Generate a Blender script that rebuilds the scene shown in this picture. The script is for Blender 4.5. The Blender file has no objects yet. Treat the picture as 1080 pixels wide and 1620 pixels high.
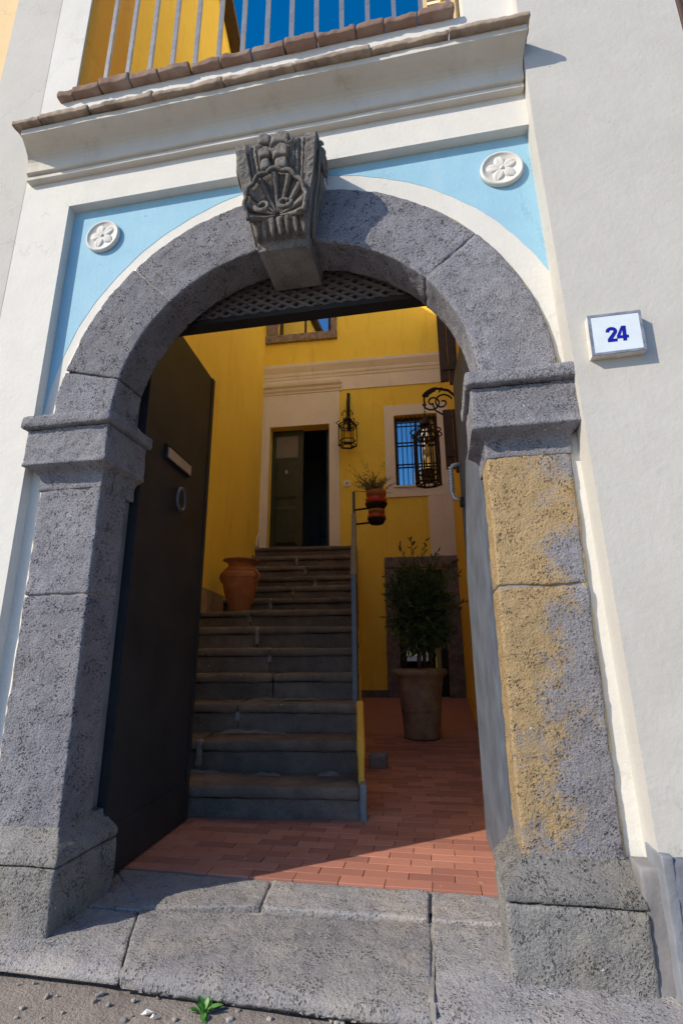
import bpy, math, random
import numpy as np
from mathutils import Vector, Matrix
SC = bpy.context.scene
COL = SC.collection
rnd = random.Random(7)

# ------------------------------------------------------------------ camera, sky, sun, exposure
cam_d = bpy.data.cameras.new('camera')
cam = bpy.data.objects.new('camera', cam_d); COL.objects.link(cam)
yaw, pitch, roll = 0.180794, 0.2716461, -0.0079977
cy_, sy_, cp_, sp_, cr_, sr_ = (math.cos(yaw), math.sin(yaw), math.cos(pitch), math.sin(pitch), math.cos(roll), math.sin(roll))
fw = Vector((-sy_*cp_, cy_*cp_, sp_)); rt = Vector((cy_, sy_, 0)); up = rt.cross(fw)
rt2 = rt*cr_ + up*sr_; up2 = -rt*sr_ + up*cr_
M = Matrix((rt2, up2, -fw)).transposed().to_4x4()
M.translation = Vector((0.60584, -1.92852, 0.90263))
cam.matrix_world = M
cam_d.sensor_fit = 'VERTICAL'; cam_d.sensor_height = 36.0; cam_d.sensor_width = 24.0
cam_d.lens = 18.048; cam_d.clip_start = 0.02; cam_d.clip_end = 2000
SC.camera = cam

SUN_TRAVEL = Vector((1.3, 1.0, -1.1)).normalized()
SUN_EL = math.asin(-SUN_TRAVEL.z)
SUN_AZ = math.atan2(-SUN_TRAVEL.x, -SUN_TRAVEL.y)      # azimuth of the sun, clockwise from +Y
w = bpy.data.worlds.new('World'); SC.world = w; w.use_nodes = True
nt = w.node_tree
sky = nt.nodes.new('ShaderNodeTexSky'); sky.sky_type = 'NISHITA'
sky.sun_disc = False; sky.sun_elevation = SUN_EL; sky.sun_rotation = SUN_AZ
sky.altitude = 200; sky.air_density = 1.0; sky.dust_density = 0.9; sky.ozone_density = 3.0
bg = nt.nodes['Background']; bg.inputs['Strength'].default_value = 0.15
hs = nt.nodes.new('ShaderNodeHueSaturation'); hs.inputs['Saturation'].default_value = 1.45
nt.links.new(sky.outputs[0], hs.inputs['Color']); nt.links.new(hs.outputs[0], bg.inputs[0])
sl = bpy.data.lights.new('sun', 'SUN'); sun = bpy.data.objects.new('sun', sl); COL.objects.link(sun)
sl.energy = 4.3; sl.angle = math.radians(0.5); sl.color = (1.0, 0.885, 0.71)
sun.rotation_euler = SUN_TRAVEL.to_track_quat('-Z', 'Y').to_euler()
sun.location = (-6, -5, 6)
SC.view_settings.view_transform = 'Standard'; SC.view_settings.look = 'None'
SC.view_settings.exposure = 0.25; SC.view_settings.gamma = 1.0
try: SC.view_settings.use_curve_mapping = False
except Exception: pass
SC.cycles.max_bounces = 10; SC.cycles.diffuse_bounces = 6

# ------------------------------------------------------------------ noise
def _hash(ix, iy, iz, seed):
    h = (ix*374761393 + iy*668265263 + iz*1274126177 + seed*974634777) & 0xFFFFFFFF
    h = ((h ^ (h >> 13))*1274126177) & 0xFFFFFFFF
    h = ((h ^ (h >> 16))*2246822519) & 0xFFFFFFFF
    return ((h ^ (h >> 15)) & 0xFFFFFF)/float(0xFFFFFF)
def vnoise(P, seed=0):
    P = np.asarray(P, float) + 1000.0
    i = np.floor(P).astype(np.int64); f = P - i; f = f*f*(3-2*f)
    out = 0
    for dx in (0, 1):
        for dy in (0, 1):
            for dz in (0, 1):
                wgt = (f[:, 0] if dx else 1-f[:, 0])*(f[:, 1] if dy else 1-f[:, 1])*(f[:, 2] if dz else 1-f[:, 2])
                out = out + wgt*_hash(i[:, 0]+dx, i[:, 1]+dy, i[:, 2]+dz, seed)
    return out*2-1
def fbm(P, scale, octs=3, seed=0):
    P = np.asarray(P, float)*scale; a = 1.0; s = 0; t = 0
    for k in range(octs):
        s = s + a*vnoise(P*(2.03**k), seed+k*17); t += a; a *= .5
    return s/t

# ------------------------------------------------------------------ object helpers
LOC = {}
def tag(o, label=None, cat=None, group=None, kind=None):
    if label: o['label'] = label
    if cat: o['category'] = cat
    if group: o['group'] = group
    if kind: o['kind'] = kind
    return o
def thing(name, label, cat, loc=(0, 0, 0), group=None):
    o = bpy.data.objects.new(name, None); COL.objects.link(o)
    o.location = loc; o.empty_display_size = .1; LOC[o.name] = Vector(loc)
    return tag(o, label, cat, group)
def par(o, p):
    o.parent = p
    if p.type == 'EMPTY':
        o.matrix_parent_inverse = Matrix.Translation(-LOC[p.name])
def mesh(name, v, f, mat, parent=None, smooth=False, kind=None, label=None):
    me = bpy.data.meshes.new(name)
    me.from_pydata([tuple(a) for a in v], [], [tuple(a) for a in f]); me.update()
    if isinstance(mat, (list, tuple)):
        for m_ in mat: me.materials.append(m_)
    else: me.materials.append(mat)
    if smooth: me.polygons.foreach_set('use_smooth', [True]*len(me.polygons))
    o = bpy.data.objects.new(name, me); COL.objects.link(o)
    if parent: par(o, parent)
    if kind: o['kind'] = kind
    if label: o['label'] = label
    return o
def inst(src, name, parent, loc, rot=(0, 0, 0), scale=(1, 1, 1)):
    o = src.copy(); o.name = name; COL.objects.link(o)
    o.location = loc; o.rotation_euler = rot; o.scale = scale
    if parent: par(o, parent)
    return o
class MB:
    def __init__(s): s.v = []; s.f = []
    def add(s, vf):
        v, f = vf; n = len(s.v); s.v.extend([tuple(a) for a in v]); s.f.extend([tuple(i+n for i in q) for q in f]); return s
    def build(s, name, mat, parent=None, smooth=False, **k): return mesh(name, s.v, s.f, mat, parent, smooth, **k)

def box(x0, x1, y0, y1, z0, z1):
    v = [(x, y, z) for x in (x0, x1) for y in (y0, y1) for z in (z0, z1)]
    f = [(0, 1, 3, 2), (4, 6, 7, 5), (0, 4, 5, 1), (2, 3, 7, 6), (0, 2, 6, 4), (1, 5, 7, 3)]
    return v, f
def rbox(x0, x1, y0, y1, z0, z1, r=.01, seg=None):
    """box with rounded edges; seg = grid spacing (None: just the rounding rows)"""
    r = min(r, (x1-x0)*.49, (y1-y0)*.49, (z1-z0)*.49)
    def ax(a, b):
        L = [a, a+r*.45, a+r]
        n = max(1, int(round((b-a-2*r)/seg))) if seg else 1
        L += [a+r+(b-a-2*r)*k/n for k in range(1, n)]
        return np.array(L+[b-r, b-r*.45, b])
    X, Y, Z = ax(x0, x1), ax(y0, y1), ax(z0, z1)
    idx = {}; V = []; Fc = []
    def vid(i, j, k):
        key = (i, j, k)
        if key not in idx: idx[key] = len(V); V.append((X[i], Y[j], Z[k]))
        return idx[key]
    nx, ny, nz = len(X)-1, len(Y)-1, len(Z)-1
    for i in range(nx):
        for j in range(ny):
            Fc.append((vid(i, j, 0), vid(i, j+1, 0), vid(i+1, j+1, 0), vid(i+1, j, 0)))
            Fc.append((vid(i, j, nz), vid(i+1, j, nz), vid(i+1, j+1, nz), vid(i, j+1, nz)))
    for i in range(nx):
        for k in range(nz):
            Fc.append((vid(i, 0, k), vid(i+1, 0, k), vid(i+1, 0, k+1), vid(i, 0, k+1)))
            Fc.append((vid(i, ny, k), vid(i, ny, k+1), vid(i+1, ny, k+1), vid(i+1, ny, k)))
    for j in range(ny):
        for k in range(nz):
            Fc.append((vid(0, j, k), vid(0, j, k+1), vid(0, j+1, k+1), vid(0, j+1, k)))
            Fc.append((vid(nx, j, k), vid(nx, j+1, k), vid(nx, j+1, k+1), vid(nx, j, k+1)))
    V = np.array(V); lo = np.array([x0+r, y0+r, z0+r]); hi = np.array([x1-r, y1-r, z1-r])
    q = np.clip(V, lo, hi); d = V-q; L = np.linalg.norm(d, axis=1, keepdims=True); L[L == 0] = 1
    return q + d/L*r, Fc
def vnormals(v, f):
    v = np.asarray(v, float); N = np.zeros_like(v); fa = np.array(f)
    n = np.cross(v[fa[:, 2]]-v[fa[:, 0]], v[fa[:, 3]]-v[fa[:, 1]])
    for k in range(4): np.add.at(N, fa[:, k], n)
    L = np.linalg.norm(N, axis=1, keepdims=True); L[L == 0] = 1
    return N/L
def rough(vf, amps, seed=0):
    """displace a quad mesh along its normals by noise [(amp, scale, octaves), ...]"""
    v, f = vf; v = np.asarray(v, float); N = vnormals(v, f); d = np.zeros(len(v))
    for k, (a, s, o) in enumerate(amps): d += a*fbm(v, s, o, seed+k*31)
    return v + N*d[:, None], f
def sweep(pts, r, n=8, closed=False):
    """tube along a polyline; r a number or one per point"""
    P = [Vector(p) for p in pts]; m = len(P); R = r if hasattr(r, '__len__') else [r]*m
    v = []; f = []; prev = None
    for i in range(m):
        a = P[i-1] if (i or closed) else P[0]; b = P[(i+1) % m] if (i < m-1 or closed) else P[-1]
        t = (b-a).normalized()
        if prev is None:
            u = t.cross(Vector((0, 0, 1)));
            if u.length < 1e-3: u = t.cross(Vector((0, 1, 0)))
        else: u = prev - t*prev.dot(t)
        u.normalize(); prev = u; w_ = t.cross(u)
        for k in range(n):
            an = 2*math.pi*k/n
            v.append(P[i] + (u*math.cos(an)+w_*math.sin(an))*R[i])
    for i in range(m if closed else m-1):
        for k in range(n):
            a = i*n+k; b = i*n+(k+1) % n; c = ((i+1) % m)*n+(k+1) % n; d = ((i+1) % m)*n+k
            f.append((a, b, c, d))
    if not closed:
        f.append(tuple(range(n-1, -1, -1))); f.append(tuple((m-1)*n+k for k in range(n)))
    return v, f
def lathe(prof, c=(0, 0, 0), n=32):
    v = []; f = []
    for (r, z) in prof:
        for k in range(n):
            a = 2*math.pi*k/n; v.append((c[0]+r*math.cos(a), c[1]+r*math.sin(a), c[2]+z))
    for i in range(len(prof)-1):
        for k in range(n):
            f.append((i*n+k, i*n+(k+1) % n, (i+1)*n+(k+1) % n, (i+1)*n+k))
    if prof[0][0] > 1e-4: f.append(tuple(range(n-1, -1, -1)))
    if prof[-1][0] > 1e-4: f.append(tuple((len(prof)-1)*n+k for k in range(n)))
    return v, f
def mapv(vf, fn): return [fn(*p) for p in vf[0]], vf[1]
def bar(a, b, wx, wy):
    """square-section bar between two points"""
    a = Vector(a); b = Vector(b); t = (b-a).normalized()
    u = t.cross(Vector((0, 1, 0)))
    if u.length < .05: u = t.cross(Vector((0, 0, 1)))
    u.normalize(); w_ = t.cross(u)
    v = [p+u*sx*wx/2+w_*sy*wy/2 for p in (a, b) for sx, sy in ((-1, -1), (1, -1), (1, 1), (-1, 1))]
    return v, [(3, 2, 1, 0), (4, 5, 6, 7), (0, 1, 5, 4), (1, 2, 6, 5), (2, 3, 7, 6), (3, 0, 4, 7)]
def prismx(poly, x0, x1):
    """closed (y,z) polygon extruded along x"""
    n = len(poly); v = [(x0, y, z) for y, z in poly]+[(x1, y, z) for y, z in poly]
    f = [(i, (i+1) % n, n+(i+1) % n, n+i) for i in range(n)]
    return v, f+[tuple(range(n-1, -1, -1)), tuple(range(n, 2*n))]
def prismy(poly, y0, y1):
    n = len(poly); v = [(x, y0, z) for x, z in poly]+[(x, y1, z) for x, z in poly]
    f = [(i, (i+1) % n, n+(i+1) % n, n+i) for i in range(n)]
    return v, f+[tuple(range(n-1, -1, -1)), tuple(range(n, 2*n))]

# ------------------------------------------------------------------ materials
def nodes(name):
    m = bpy.data.materials.new(name); m.use_nodes = True; t = m.node_tree
    return m, t, t.nodes['Principled BSDF'], t.nodes.new('ShaderNodeTexCoord')
def N(t, typ, **kw):
    n = t.nodes.new(typ)
    for k, v_ in kw.items():
        if k in n.inputs: n.inputs[k].default_value = v_
        else: setattr(n, k, v_)
    return n
def noise(t, tc, scale, detail=4, rough_=.55, off=(0, 0, 0), sc=(1, 1, 1)):
    mp = N(t, 'ShaderNodeMapping'); mp.inputs['Location'].default_value = off; mp.inputs['Scale'].default_value = sc
    t.links.new(tc.outputs['Object'], mp.inputs[0])
    n = N(t, 'ShaderNodeTexNoise', Scale=scale, Detail=detail, Roughness=rough_)
    t.links.new(mp.outputs[0], n.inputs['Vector']); return n
def ramp(t, src, stops):
    r = N(t, 'ShaderNodeValToRGB'); e = r.color_ramp.elements
    while len(e) < len(stops): e.new(.5)
    for k, (p, c) in enumerate(stops):
        e[k].position = p; e[k].color = (*c, 1) if len(c) == 3 else c
    t.links.new(src, r.inputs[0]); return r
def mix(t, fac, a, b, mode='MIX'):
    n = N(t, 'ShaderNodeMix'); n.data_type = 'RGBA'; n.blend_type = mode
    for sock, val in ((n.inputs[0], fac), (n.inputs[6], a), (n.inputs[7], b)):
        if isinstance(val, (int, float)): sock.default_value = val
        elif isinstance(val, tuple): sock.default_value = (*val, 1)
        else: t.links.new(val, sock)
    return n.outputs[2]
def bump(t, bs, h, dist, strength=1.0, prev=None):
    b = N(t, 'ShaderNodeBump', Strength=strength, Distance=dist); t.links.new(h, b.inputs['Height'])
    if prev: t.links.new(prev.outputs[0], b.inputs['Normal'])
    t.links.new(b.outputs[0], bs.inputs['Normal']); return b
def math_(t, op, a, b=None):
    n = N(t, 'ShaderNodeMath'); n.operation = op
    for s, v_ in ((n.inputs[0], a), (n.inputs[1], b)):
        if v_ is None: continue
        if isinstance(v_, (int, float)): s.default_value = v_
        else: t.links.new(v_, s)
    return n.outputs[0]

def plaster(name, c0, c1, stain=None, bumpd=.0025, rgh=.85, stainamt=.35):
    m, t, bs, tc = nodes(name)
    n1 = noise(t, tc, 1.6, 6, .6); n2 = noise(t, tc, 14, 5, .6)
    col = mix(t, ramp(t, n1.outputs[0], [(.35, (0, 0, 0)), (.7, (1, 1, 1))]).outputs[0], c0, c1)
    col = mix(t, math_(t, 'MULTIPLY', ramp(t, n2.outputs[0], [(.4, (0, 0, 0)), (.75, (1, 1, 1))]).outputs[0], .25), col, tuple(k*.86 for k in c0))
    if stain:
        n3 = noise(t, tc, 2.2, 6, .65, off=(3, 1, 7), sc=(3.0, 3.0, .35))
        col = mix(t, math_(t, 'MULTIPLY', ramp(t, n3.outputs[0], [(.56, (0, 0, 0)), (.78, (1, 1, 1))]).outputs[0], stainamt), col, stain)
    cv = N(t, 'ShaderNodeTexVoronoi', Scale=1.3); cv.feature = 'DISTANCE_TO_EDGE'
    cw = noise(t, tc, 5, 5, .7, off=(2, 7, 1)); ca = N(t, 'ShaderNodeVectorMath'); ca.operation = 'SCALE'; ca.inputs['Scale'].default_value = .35
    cb_ = N(t, 'ShaderNodeVectorMath'); cb_.operation = 'ADD'
    t.links.new(cw.outputs['Color'], ca.inputs[0]); t.links.new(tc.outputs['Object'], cb_.inputs[0]); t.links.new(ca.outputs[0], cb_.inputs[1]); t.links.new(cb_.outputs[0], cv.inputs['Vector'])
    cg = noise(t, tc, 1.1, 2, .5, off=(4, 4, 2))
    crack = math_(t, 'MULTIPLY', ramp(t, cv.outputs['Distance'], [(.0, (1, 1, 1)), (.006, (0, 0, 0))]).outputs[0], ramp(t, cg.outputs[0], [(.52, (0, 0, 0)), (.60, (1, 1, 1))]).outputs[0])
    col = mix(t, math_(t, 'MULTIPLY', crack, .35), col, tuple(k*.45 for k in c0))
    sv = N(t, 'ShaderNodeTexVoronoi', Scale=9.0); t.links.new(tc.outputs['Object'], sv.inputs['Vector'])
    sp_ = math_(t, 'MULTIPLY', ramp(t, noise(t, tc, 1.9, 2, .5, off=(1, 8, 3)).outputs[0], [(.50, (0, 0, 0)), (.66, (1, 1, 1))]).outputs[0], .055)
    col = mix(t, math_(t, 'MULTIPLY', math_(t, 'LESS_THAN', sv.outputs['Distance'], sp_), .55), col, tuple(k*.5 for k in c0))
    t.links.new(col, bs.inputs['Base Color']); bs.inputs['Roughness'].default_value = rgh
    n4 = noise(t, tc, 55, 4, .6); n5 = noise(t, tc, 5, 3, .5)
    b = bump(t, bs, n5.outputs[0], .010, .35); bump(t, bs, n4.outputs[0], bumpd, .6, b)
    return m
def lava(name, dark, light, stain=None, stain_box=None, pit=1.0, pitscale=75, bumpd=.006, dust=None):
    m, t, bs, tc = nodes(name)
    n1 = noise(t, tc, 5, 7, .72); n2 = noise(t, tc, 190, 3, .75); n0 = noise(t, tc, 1.7, 3, .5, off=(5, 2, 1))
    col = mix(t, ramp(t, n1.outputs[0], [(.32, (0, 0, 0)), (.68, (1, 1, 1))]).outputs[0], dark, light)
    col = mix(t, ramp(t, n0.outputs[0], [(.4, (0, 0, 0)), (.62, (1, 1, 1))]).outputs[0], col, mix(t, .35, col, (.19, .17, .16)))
    col = mix(t, .40, col, mix(t, ramp(t, n2.outputs[0], [(.30, (0, 0, 0)), (.70, (1, 1, 1))]).outputs[0], tuple(k*.30 for k in dark), tuple(min(1, k*1.55) for k in light)))
    if stain:
        gx = N(t, 'ShaderNodeSeparateXYZ'); t.links.new(tc.outputs['Object'], gx.inputs[0])
        n3 = noise(t, tc, 4.4, 6, .65, off=(1.7, 0, .4)); n6 = noise(t, tc, 60, 4, .75)
        x0, x1, zlo, zhi = stain_box
        a = math_(t, 'SUBTRACT', x1, gx.outputs[0]); a = math_(t, 'DIVIDE', a, x1-x0)
        zz = N(t, 'ShaderNodeMapRange'); zz.inputs[1].default_value = zlo; zz.inputs[2].default_value = zhi
        t.links.new(gx.outputs[2], zz.inputs[0])
        s_ = math_(t, 'ADD', math_(t, 'MULTIPLY', a, .62), math_(t, 'MULTIPLY', zz.outputs[0], .46))
        s_ = math_(t, 'ADD', s_, math_(t, 'MULTIPLY', n3.outputs[0], 1.45))
        s_ = math_(t, 'MULTIPLY', math_(t, 'ADD', s_, math_(t, 'MULTIPLY', n6.outputs[0], .9)), .55)
        fac = ramp(t, s_, [(.88, (0, 0, 0)), (1.06, (1, 1, 1))]).outputs[0]
        col = mix(t, math_(t, 'MULTIPLY', fac, .75), col, stain)
    if dust:
        n7 = noise(t, tc, 3.5, 6, .7, off=(8, 3, 2))
        col = mix(t, math_(t, 'MULTIPLY', ramp(t, n7.outputs[0], [(.45, (0, 0, 0)), (.7, (1, 1, 1))]).outputs[0], .6), col, dust)
    # white flecks
    fl = N(t, 'ShaderNodeTexVoronoi', Scale=16.0); t.links.new(tc.outputs['Object'], fl.inputs['Vector'])
    fn = noise(t, tc, 3, 2, .5, off=(9, 9, 9))
    thr = math_(t, 'MULTIPLY', ramp(t, fn.outputs[0], [(.5, (0, 0, 0)), (.62, (1, 1, 1))]).outputs[0], .085)
    col = mix(t, math_(t, 'LESS_THAN', fl.outputs['Distance'], thr), col, (.5, .5, .48))
    oi = N(t, 'ShaderNodeObjectInfo')
    # vesicles: elongated, turned a little differently from block to block
    wv = noise(t, tc, 45, 3, .6)
    wa = N(t, 'ShaderNodeVectorMath'); wa.operation = 'SCALE'; t.links.new(wv.outputs['Color'], wa.inputs[0]); wa.inputs['Scale'].default_value = .020
    wb = N(t, 'ShaderNodeVectorMath'); wb.operation = 'ADD'; t.links.new(tc.outputs['Object'], wb.inputs[0]); t.links.new(wa.outputs[0], wb.inputs[1])
    rv = N(t, 'ShaderNodeVectorRotate'); rv.rotation_type = 'Y_AXIS'; t.links.new(wb.outputs[0], rv.inputs['Vector'])
    t.links.new(math_(t, 'MULTIPLY', oi.outputs['Random'], 3.0), rv.inputs['Angle'])
    st_ = N(t, 'ShaderNodeMapping'); st_.inputs['Scale'].default_value = (1.0, 1.0, .62); t.links.new(rv.outputs[0], st_.inputs[0])
    def pits(scale, lo, hi, rmax, goff, gsc):
        vo = N(t, 'ShaderNodeTexVoronoi', Scale=scale); t.links.new(st_.outputs[0], vo.inputs['Vector'])
        g_ = noise(t, tc, gsc, 3, .6, off=goff)
        sc_ = N(t, 'ShaderNodeSeparateColor'); t.links.new(vo.outputs['Color'], sc_.inputs[0])
        rad = ramp(t, g_.outputs[0], [(lo, (.02, .02, .02)), (hi, (rmax,)*3)]).outputs[0]
        rad = math_(t, 'MULTIPLY', rad, math_(t, 'ADD', math_(t, 'MULTIPLY', sc_.outputs[0], 1.1), .15))
        q = math_(t, 'DIVIDE', vo.outputs['Distance'], math_(t, 'MAXIMUM', rad, .01))
        return ramp(t, q, [(.45, (1, 1, 1)), (1.0, (0, 0, 0))]).outputs[0]
    pitA = pits(pitscale*.62, .52, .78, .34, (2, 4, 6), 9)
    pitB = pits(pitscale*2.0, .30, .62, .56, (6, 1, 3), 14)
    pitm = math_(t, 'MAXIMUM', pitA, pitB)
    vr = N(t, 'ShaderNodeMapRange'); vr.inputs[3].default_value = .78; vr.inputs[4].default_value = 1.10; t.links.new(oi.outputs['Random'], vr.inputs[0])
    hv = N(t, 'ShaderNodeHueSaturation'); t.links.new(vr.outputs[0], hv.inputs['Value']); t.links.new(col, hv.inputs['Color']); col = hv.outputs[0]
    col = mix(t, math_(t, 'MULTIPLY', pitm, .62*pit), col, tuple(k*.22 for k in dark))  # pit darkness, shade as well as held dirt, put into the colour
    t.links.new(col, bs.inputs['Base Color']); bs.inputs['Roughness'].default_value = .9
    bs.inputs['Specular IOR Level'].default_value = .25
    nb = noise(t, tc, 110, 4, .7)
    h = math_(t, 'SUBTRACT', math_(t, 'MULTIPLY', nb.outputs[0], .8), math_(t, 'MULTIPLY', pitm, 1.3*pit))
    nl = noise(t, tc, 26, 4, .6)
    b = bump(t, bs, nl.outputs[0], .013, .6); bump(t, bs, h, bumpd*1.7, .95, b)
    return m
def simple(name, c, rgh=.6, metal=0.0, var=.15, scale=9, bumpd=0, bscale=60, spec=.5):
    m, t, bs, tc = nodes(name)
    n1 = noise(t, tc, scale, 5, .6)
    col = mix(t, ramp(t, n1.outputs[0], [(.3, (0, 0, 0)), (.7, (1, 1, 1))]).outputs[0], tuple(k*(1-var) for k in c), tuple(min(1, k*(1+var)) for k in c))
    t.links.new(col, bs.inputs['Base Color'])
    bs.inputs['Roughness'].default_value = rgh; bs.inputs['Metallic'].default_value = metal
    bs.inputs['Specular IOR Level'].default_value = spec
    if bumpd: bump(t, bs, noise(t, tc, bscale, 4, .6).outputs[0], bumpd, .7)
    return m
def glassmat(name, refl, tint):
    m = bpy.data.materials.new(name); m.use_nodes = True; t = m.node_tree
    t.nodes.remove(t.nodes['Principled BSDF']); out = t.nodes['Material Output']
    g = N(t, 'ShaderNodeBsdfGlossy', Roughness=.01); g.inputs['Color'].default_value = (.95, .97, 1, 1)
    tr = N(t, 'ShaderNodeBsdfTransparent'); tr.inputs['Color'].default_value = (*tint, 1)
    mx = N(t, 'ShaderNodeMixShader'); mx.inputs[0].default_value = refl
    t.links.new(tr.outputs[0], mx.inputs[1]); t.links.new(g.outputs[0], mx.inputs[2]); t.links.new(mx.outputs[0], out.inputs[0])
    return m

M_white = plaster('white_plaster', (.63, .62, .59), (.70, .69, .66), stain=(.5, .48, .44))
M_wall = plaster('grey_white_plaster', (.475, .465, .44), (.535, .525, .50), stain=(.47, .46, .43))
M_blue = plaster('sky_blue_paint', (.27, .50, .655), (.32, .55, .695), stain=(.5, .66, .74), stainamt=.3)
M_cove = plaster('cornice_plaster', (.56, .53, .47), (.66, .64, .59), stain=(.30, .26, .21), stainamt=.5)
M_yellow = plaster('ochre_yellow_paint', (.84, .58, .06), (.89, .64, .085), stain=(.70, .43, .05), stainamt=.85)
M_orange = plaster('deep_ochre_paint', (.66, .37, .045), (.72, .41, .055), stain=(.5, .26, .06))
M_peach = plaster('peach_plaster', (.72, .52, .27), (.76, .57, .32), stain=(.5, .4, .25))
M_peachw = plaster('cream_bounce_plaster', (.82, .74, .58), (.86, .79, .64), stain=(.7, .6, .45))  # pale coat for the unseen walls that bounce sun into the courtyard
M_trim = plaster('pale_trim_plaster', (.76, .68, .57), (.83, .75, .64), stain=(.55, .45, .35), stainamt=.5)
M_lava = lava('lava_stone', (.125, .127, .155), (.315, .318, .36), pit=.7, pitscale=84)
M_lavaL = lava('lava_stone_coarse', (.125, .127, .155), (.335, .34, .39), pitscale=66, bumpd=.008)
M_lavaO = lava('lava_stone_ochre', (.14, .14, .168), (.28, .28, .318), stain=(.40, .27, .105), stain_box=(.82, 1.16, .10, 1.65), pit=.8, bumpd=.0065)
M_base = lava('lava_base', (.14, .139, .145), (.28, .277, .275), dust=(.26, .24, .185), pitscale=85)
M_key = lava('keystone_stone', (.09, .086, .086), (.24, .225, .21), pitscale=110, bumpd=.004, pit=.4)
M_stoop = lava('worn_lava_slab', (.20, .20, .22), (.37, .365, .385), dust=(.44, .395, .35), pitscale=70, bumpd=.005, pit=.7)
M_step = lava('stair_lava', (.085, .070, .062), (.215, .178, .155), dust=(.30, .245, .205), pitscale=90, pit=.35, bumpd=.004)
M_cement = simple('cement_wash', (.20, .195, .205), .9, var=.35, scale=5, bumpd=.003, bscale=40)
M_plinth = simple('blue_grey_plinth', (.125, .135, .165), .9, var=.4, scale=7, bumpd=.004, bscale=60)
M_smear2 = simple('dusty_joint', (.27, .25, .235), .95, var=.35, scale=14, bumpd=.004)
M_smear = simple('dusty_cement', (.23, .22, .22), .9, var=.35, scale=12, bumpd=.003)
M_cementL = simple('pale_cement', (.20, .215, .25), .9, var=.2, scale=6, bumpd=.003, bscale=50)
M_mortar = simple('tan_mortar', (.46, .36, .22), .95, var=.3, scale=20, bumpd=.003, bscale=70)
M_mortarW = simple('white_mortar', (.62, .60, .56), .95, var=.2, scale=20, bumpd=.003, bscale=70)
M_joint = simple('grey_joint', (.24, .225, .22), .95, var=.3, scale=20, bumpd=.002)
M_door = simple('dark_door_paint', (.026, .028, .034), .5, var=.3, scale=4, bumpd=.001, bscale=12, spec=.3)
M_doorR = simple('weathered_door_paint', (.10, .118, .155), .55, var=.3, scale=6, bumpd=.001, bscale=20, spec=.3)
M_iron = simple('wrought_iron', (.022, .018, .017), .65, metal=.2, var=.4, scale=30, bumpd=.001, bscale=90, spec=.3)
M_rust = simple('rusty_iron', (.05, .028, .020), .75, var=.5, scale=25, bumpd=.001, bscale=90, spec=.3)
M_rail = simple('galvanised_grey', (.24, .25, .28), .45, metal=.5, var=.2, scale=20)
M_railD = simple('blue_grey_rail', (.10, .11, .14), .5, metal=.3, var=.2, scale=20)
M_brass = simple('dull_plate', (.42, .36, .31), .5, metal=.3, var=.1)
M_grip = simple('grey_grip', (.5, .51, .53), .4, metal=.5, var=.15)
M_lattice = simple('lattice_stone', (.12, .10, .10), .8, var=.35, scale=25, bumpd=.003, bscale=60)
M_black = simple('blackened_timber', (.016, .013, .012), .8, var=.3, scale=10)
M_wood = simple('dark_brown_wood', (.055, .032, .020), .7, var=.35, scale=18, bumpd=.002, bscale=50)
M_green = simple('dark_green_paint', (.022, .034, .027), .3, var=.3, scale=8)
M_frost = simple('frosted_glass', (.16, .145, .13), .4, var=.3, scale=40)
M_glass = glassmat('window_glass', .42, (.5, .55, .6))
M_glassD = glassmat('door_glass', .16, (.4, .42, .45))
M_terra = simple('terracotta', (.36, .14, .06), .75, var=.22, scale=7, bumpd=.001, bscale=60)
M_pot = simple('weathered_pot', (.24, .155, .10), .9, var=.35, scale=9, bumpd=.002, bscale=45)
M_red = simple('red_glaze', (.42, .018, .012), .35, var=.2, scale=20)
M_soil = simple('soil', (.05, .035, .025), .95, var=.4, scale=40, bumpd=.006, bscale=50)
M_white2 = simple('white_plastic', (.75, .74, .71), .4, var=.05)
M_tileW = simple('white_glaze', (.66, .74, .80), .18, var=.05, scale=14)
M_tileB = simple('grey_blue_edge', (.20, .22, .28), .35, var=.4, scale=30)
M_digit = simple('cobalt_blue', (.012, .012, .30), .25, var=.1)
M_stoneD = simple('grey_door_stone', (.17, .15, .145), .9, var=.4, scale=14, bumpd=.006, bscale=45)
M_stoneW = simple('brown_window_stone', (.23, .175, .145), .9, var=.4, scale=14, bumpd=.006, bscale=45)
M_skirt = simple('tan_skirting_stone', (.38, .27, .16), .8, var=.3, scale=8, bumpd=.002)
M_bulb = simple('old_bulb', (.62, .48, .26), .2, var=.1)
M_dark = simple('dark_room', (.16, .17, .18), .9, var=.2)
M_brownpipe = simple('brown_pipe', (.09, .045, .025), .6, var=.3)

def leafmat(name, a, b):
    m, t, bs, tc = nodes(name); n1 = noise(t, tc, 14, 3, .6)
    t.links.new(mix(t, ramp(t, n1.outputs[0], [(.35, (0, 0, 0)), (.65, (1, 1, 1))]).outputs[0], a, b), bs.inputs['Base Color'])
    bs.inputs['Roughness'].default_value = .5; return m
M_leaf = leafmat('shrub_leaf', (.030, .056, .018), (.075, .115, .036))
M_grey_leaf = leafmat('grey_green_leaf', (.11, .12, .05), (.22, .20, .09))
M_weed = leafmat('weed_leaf', (.045, .17, .025), (.10, .27, .05))
M_bark = simple('bark', (.10, .075, .055), .9, var=.3, scale=30)

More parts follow.
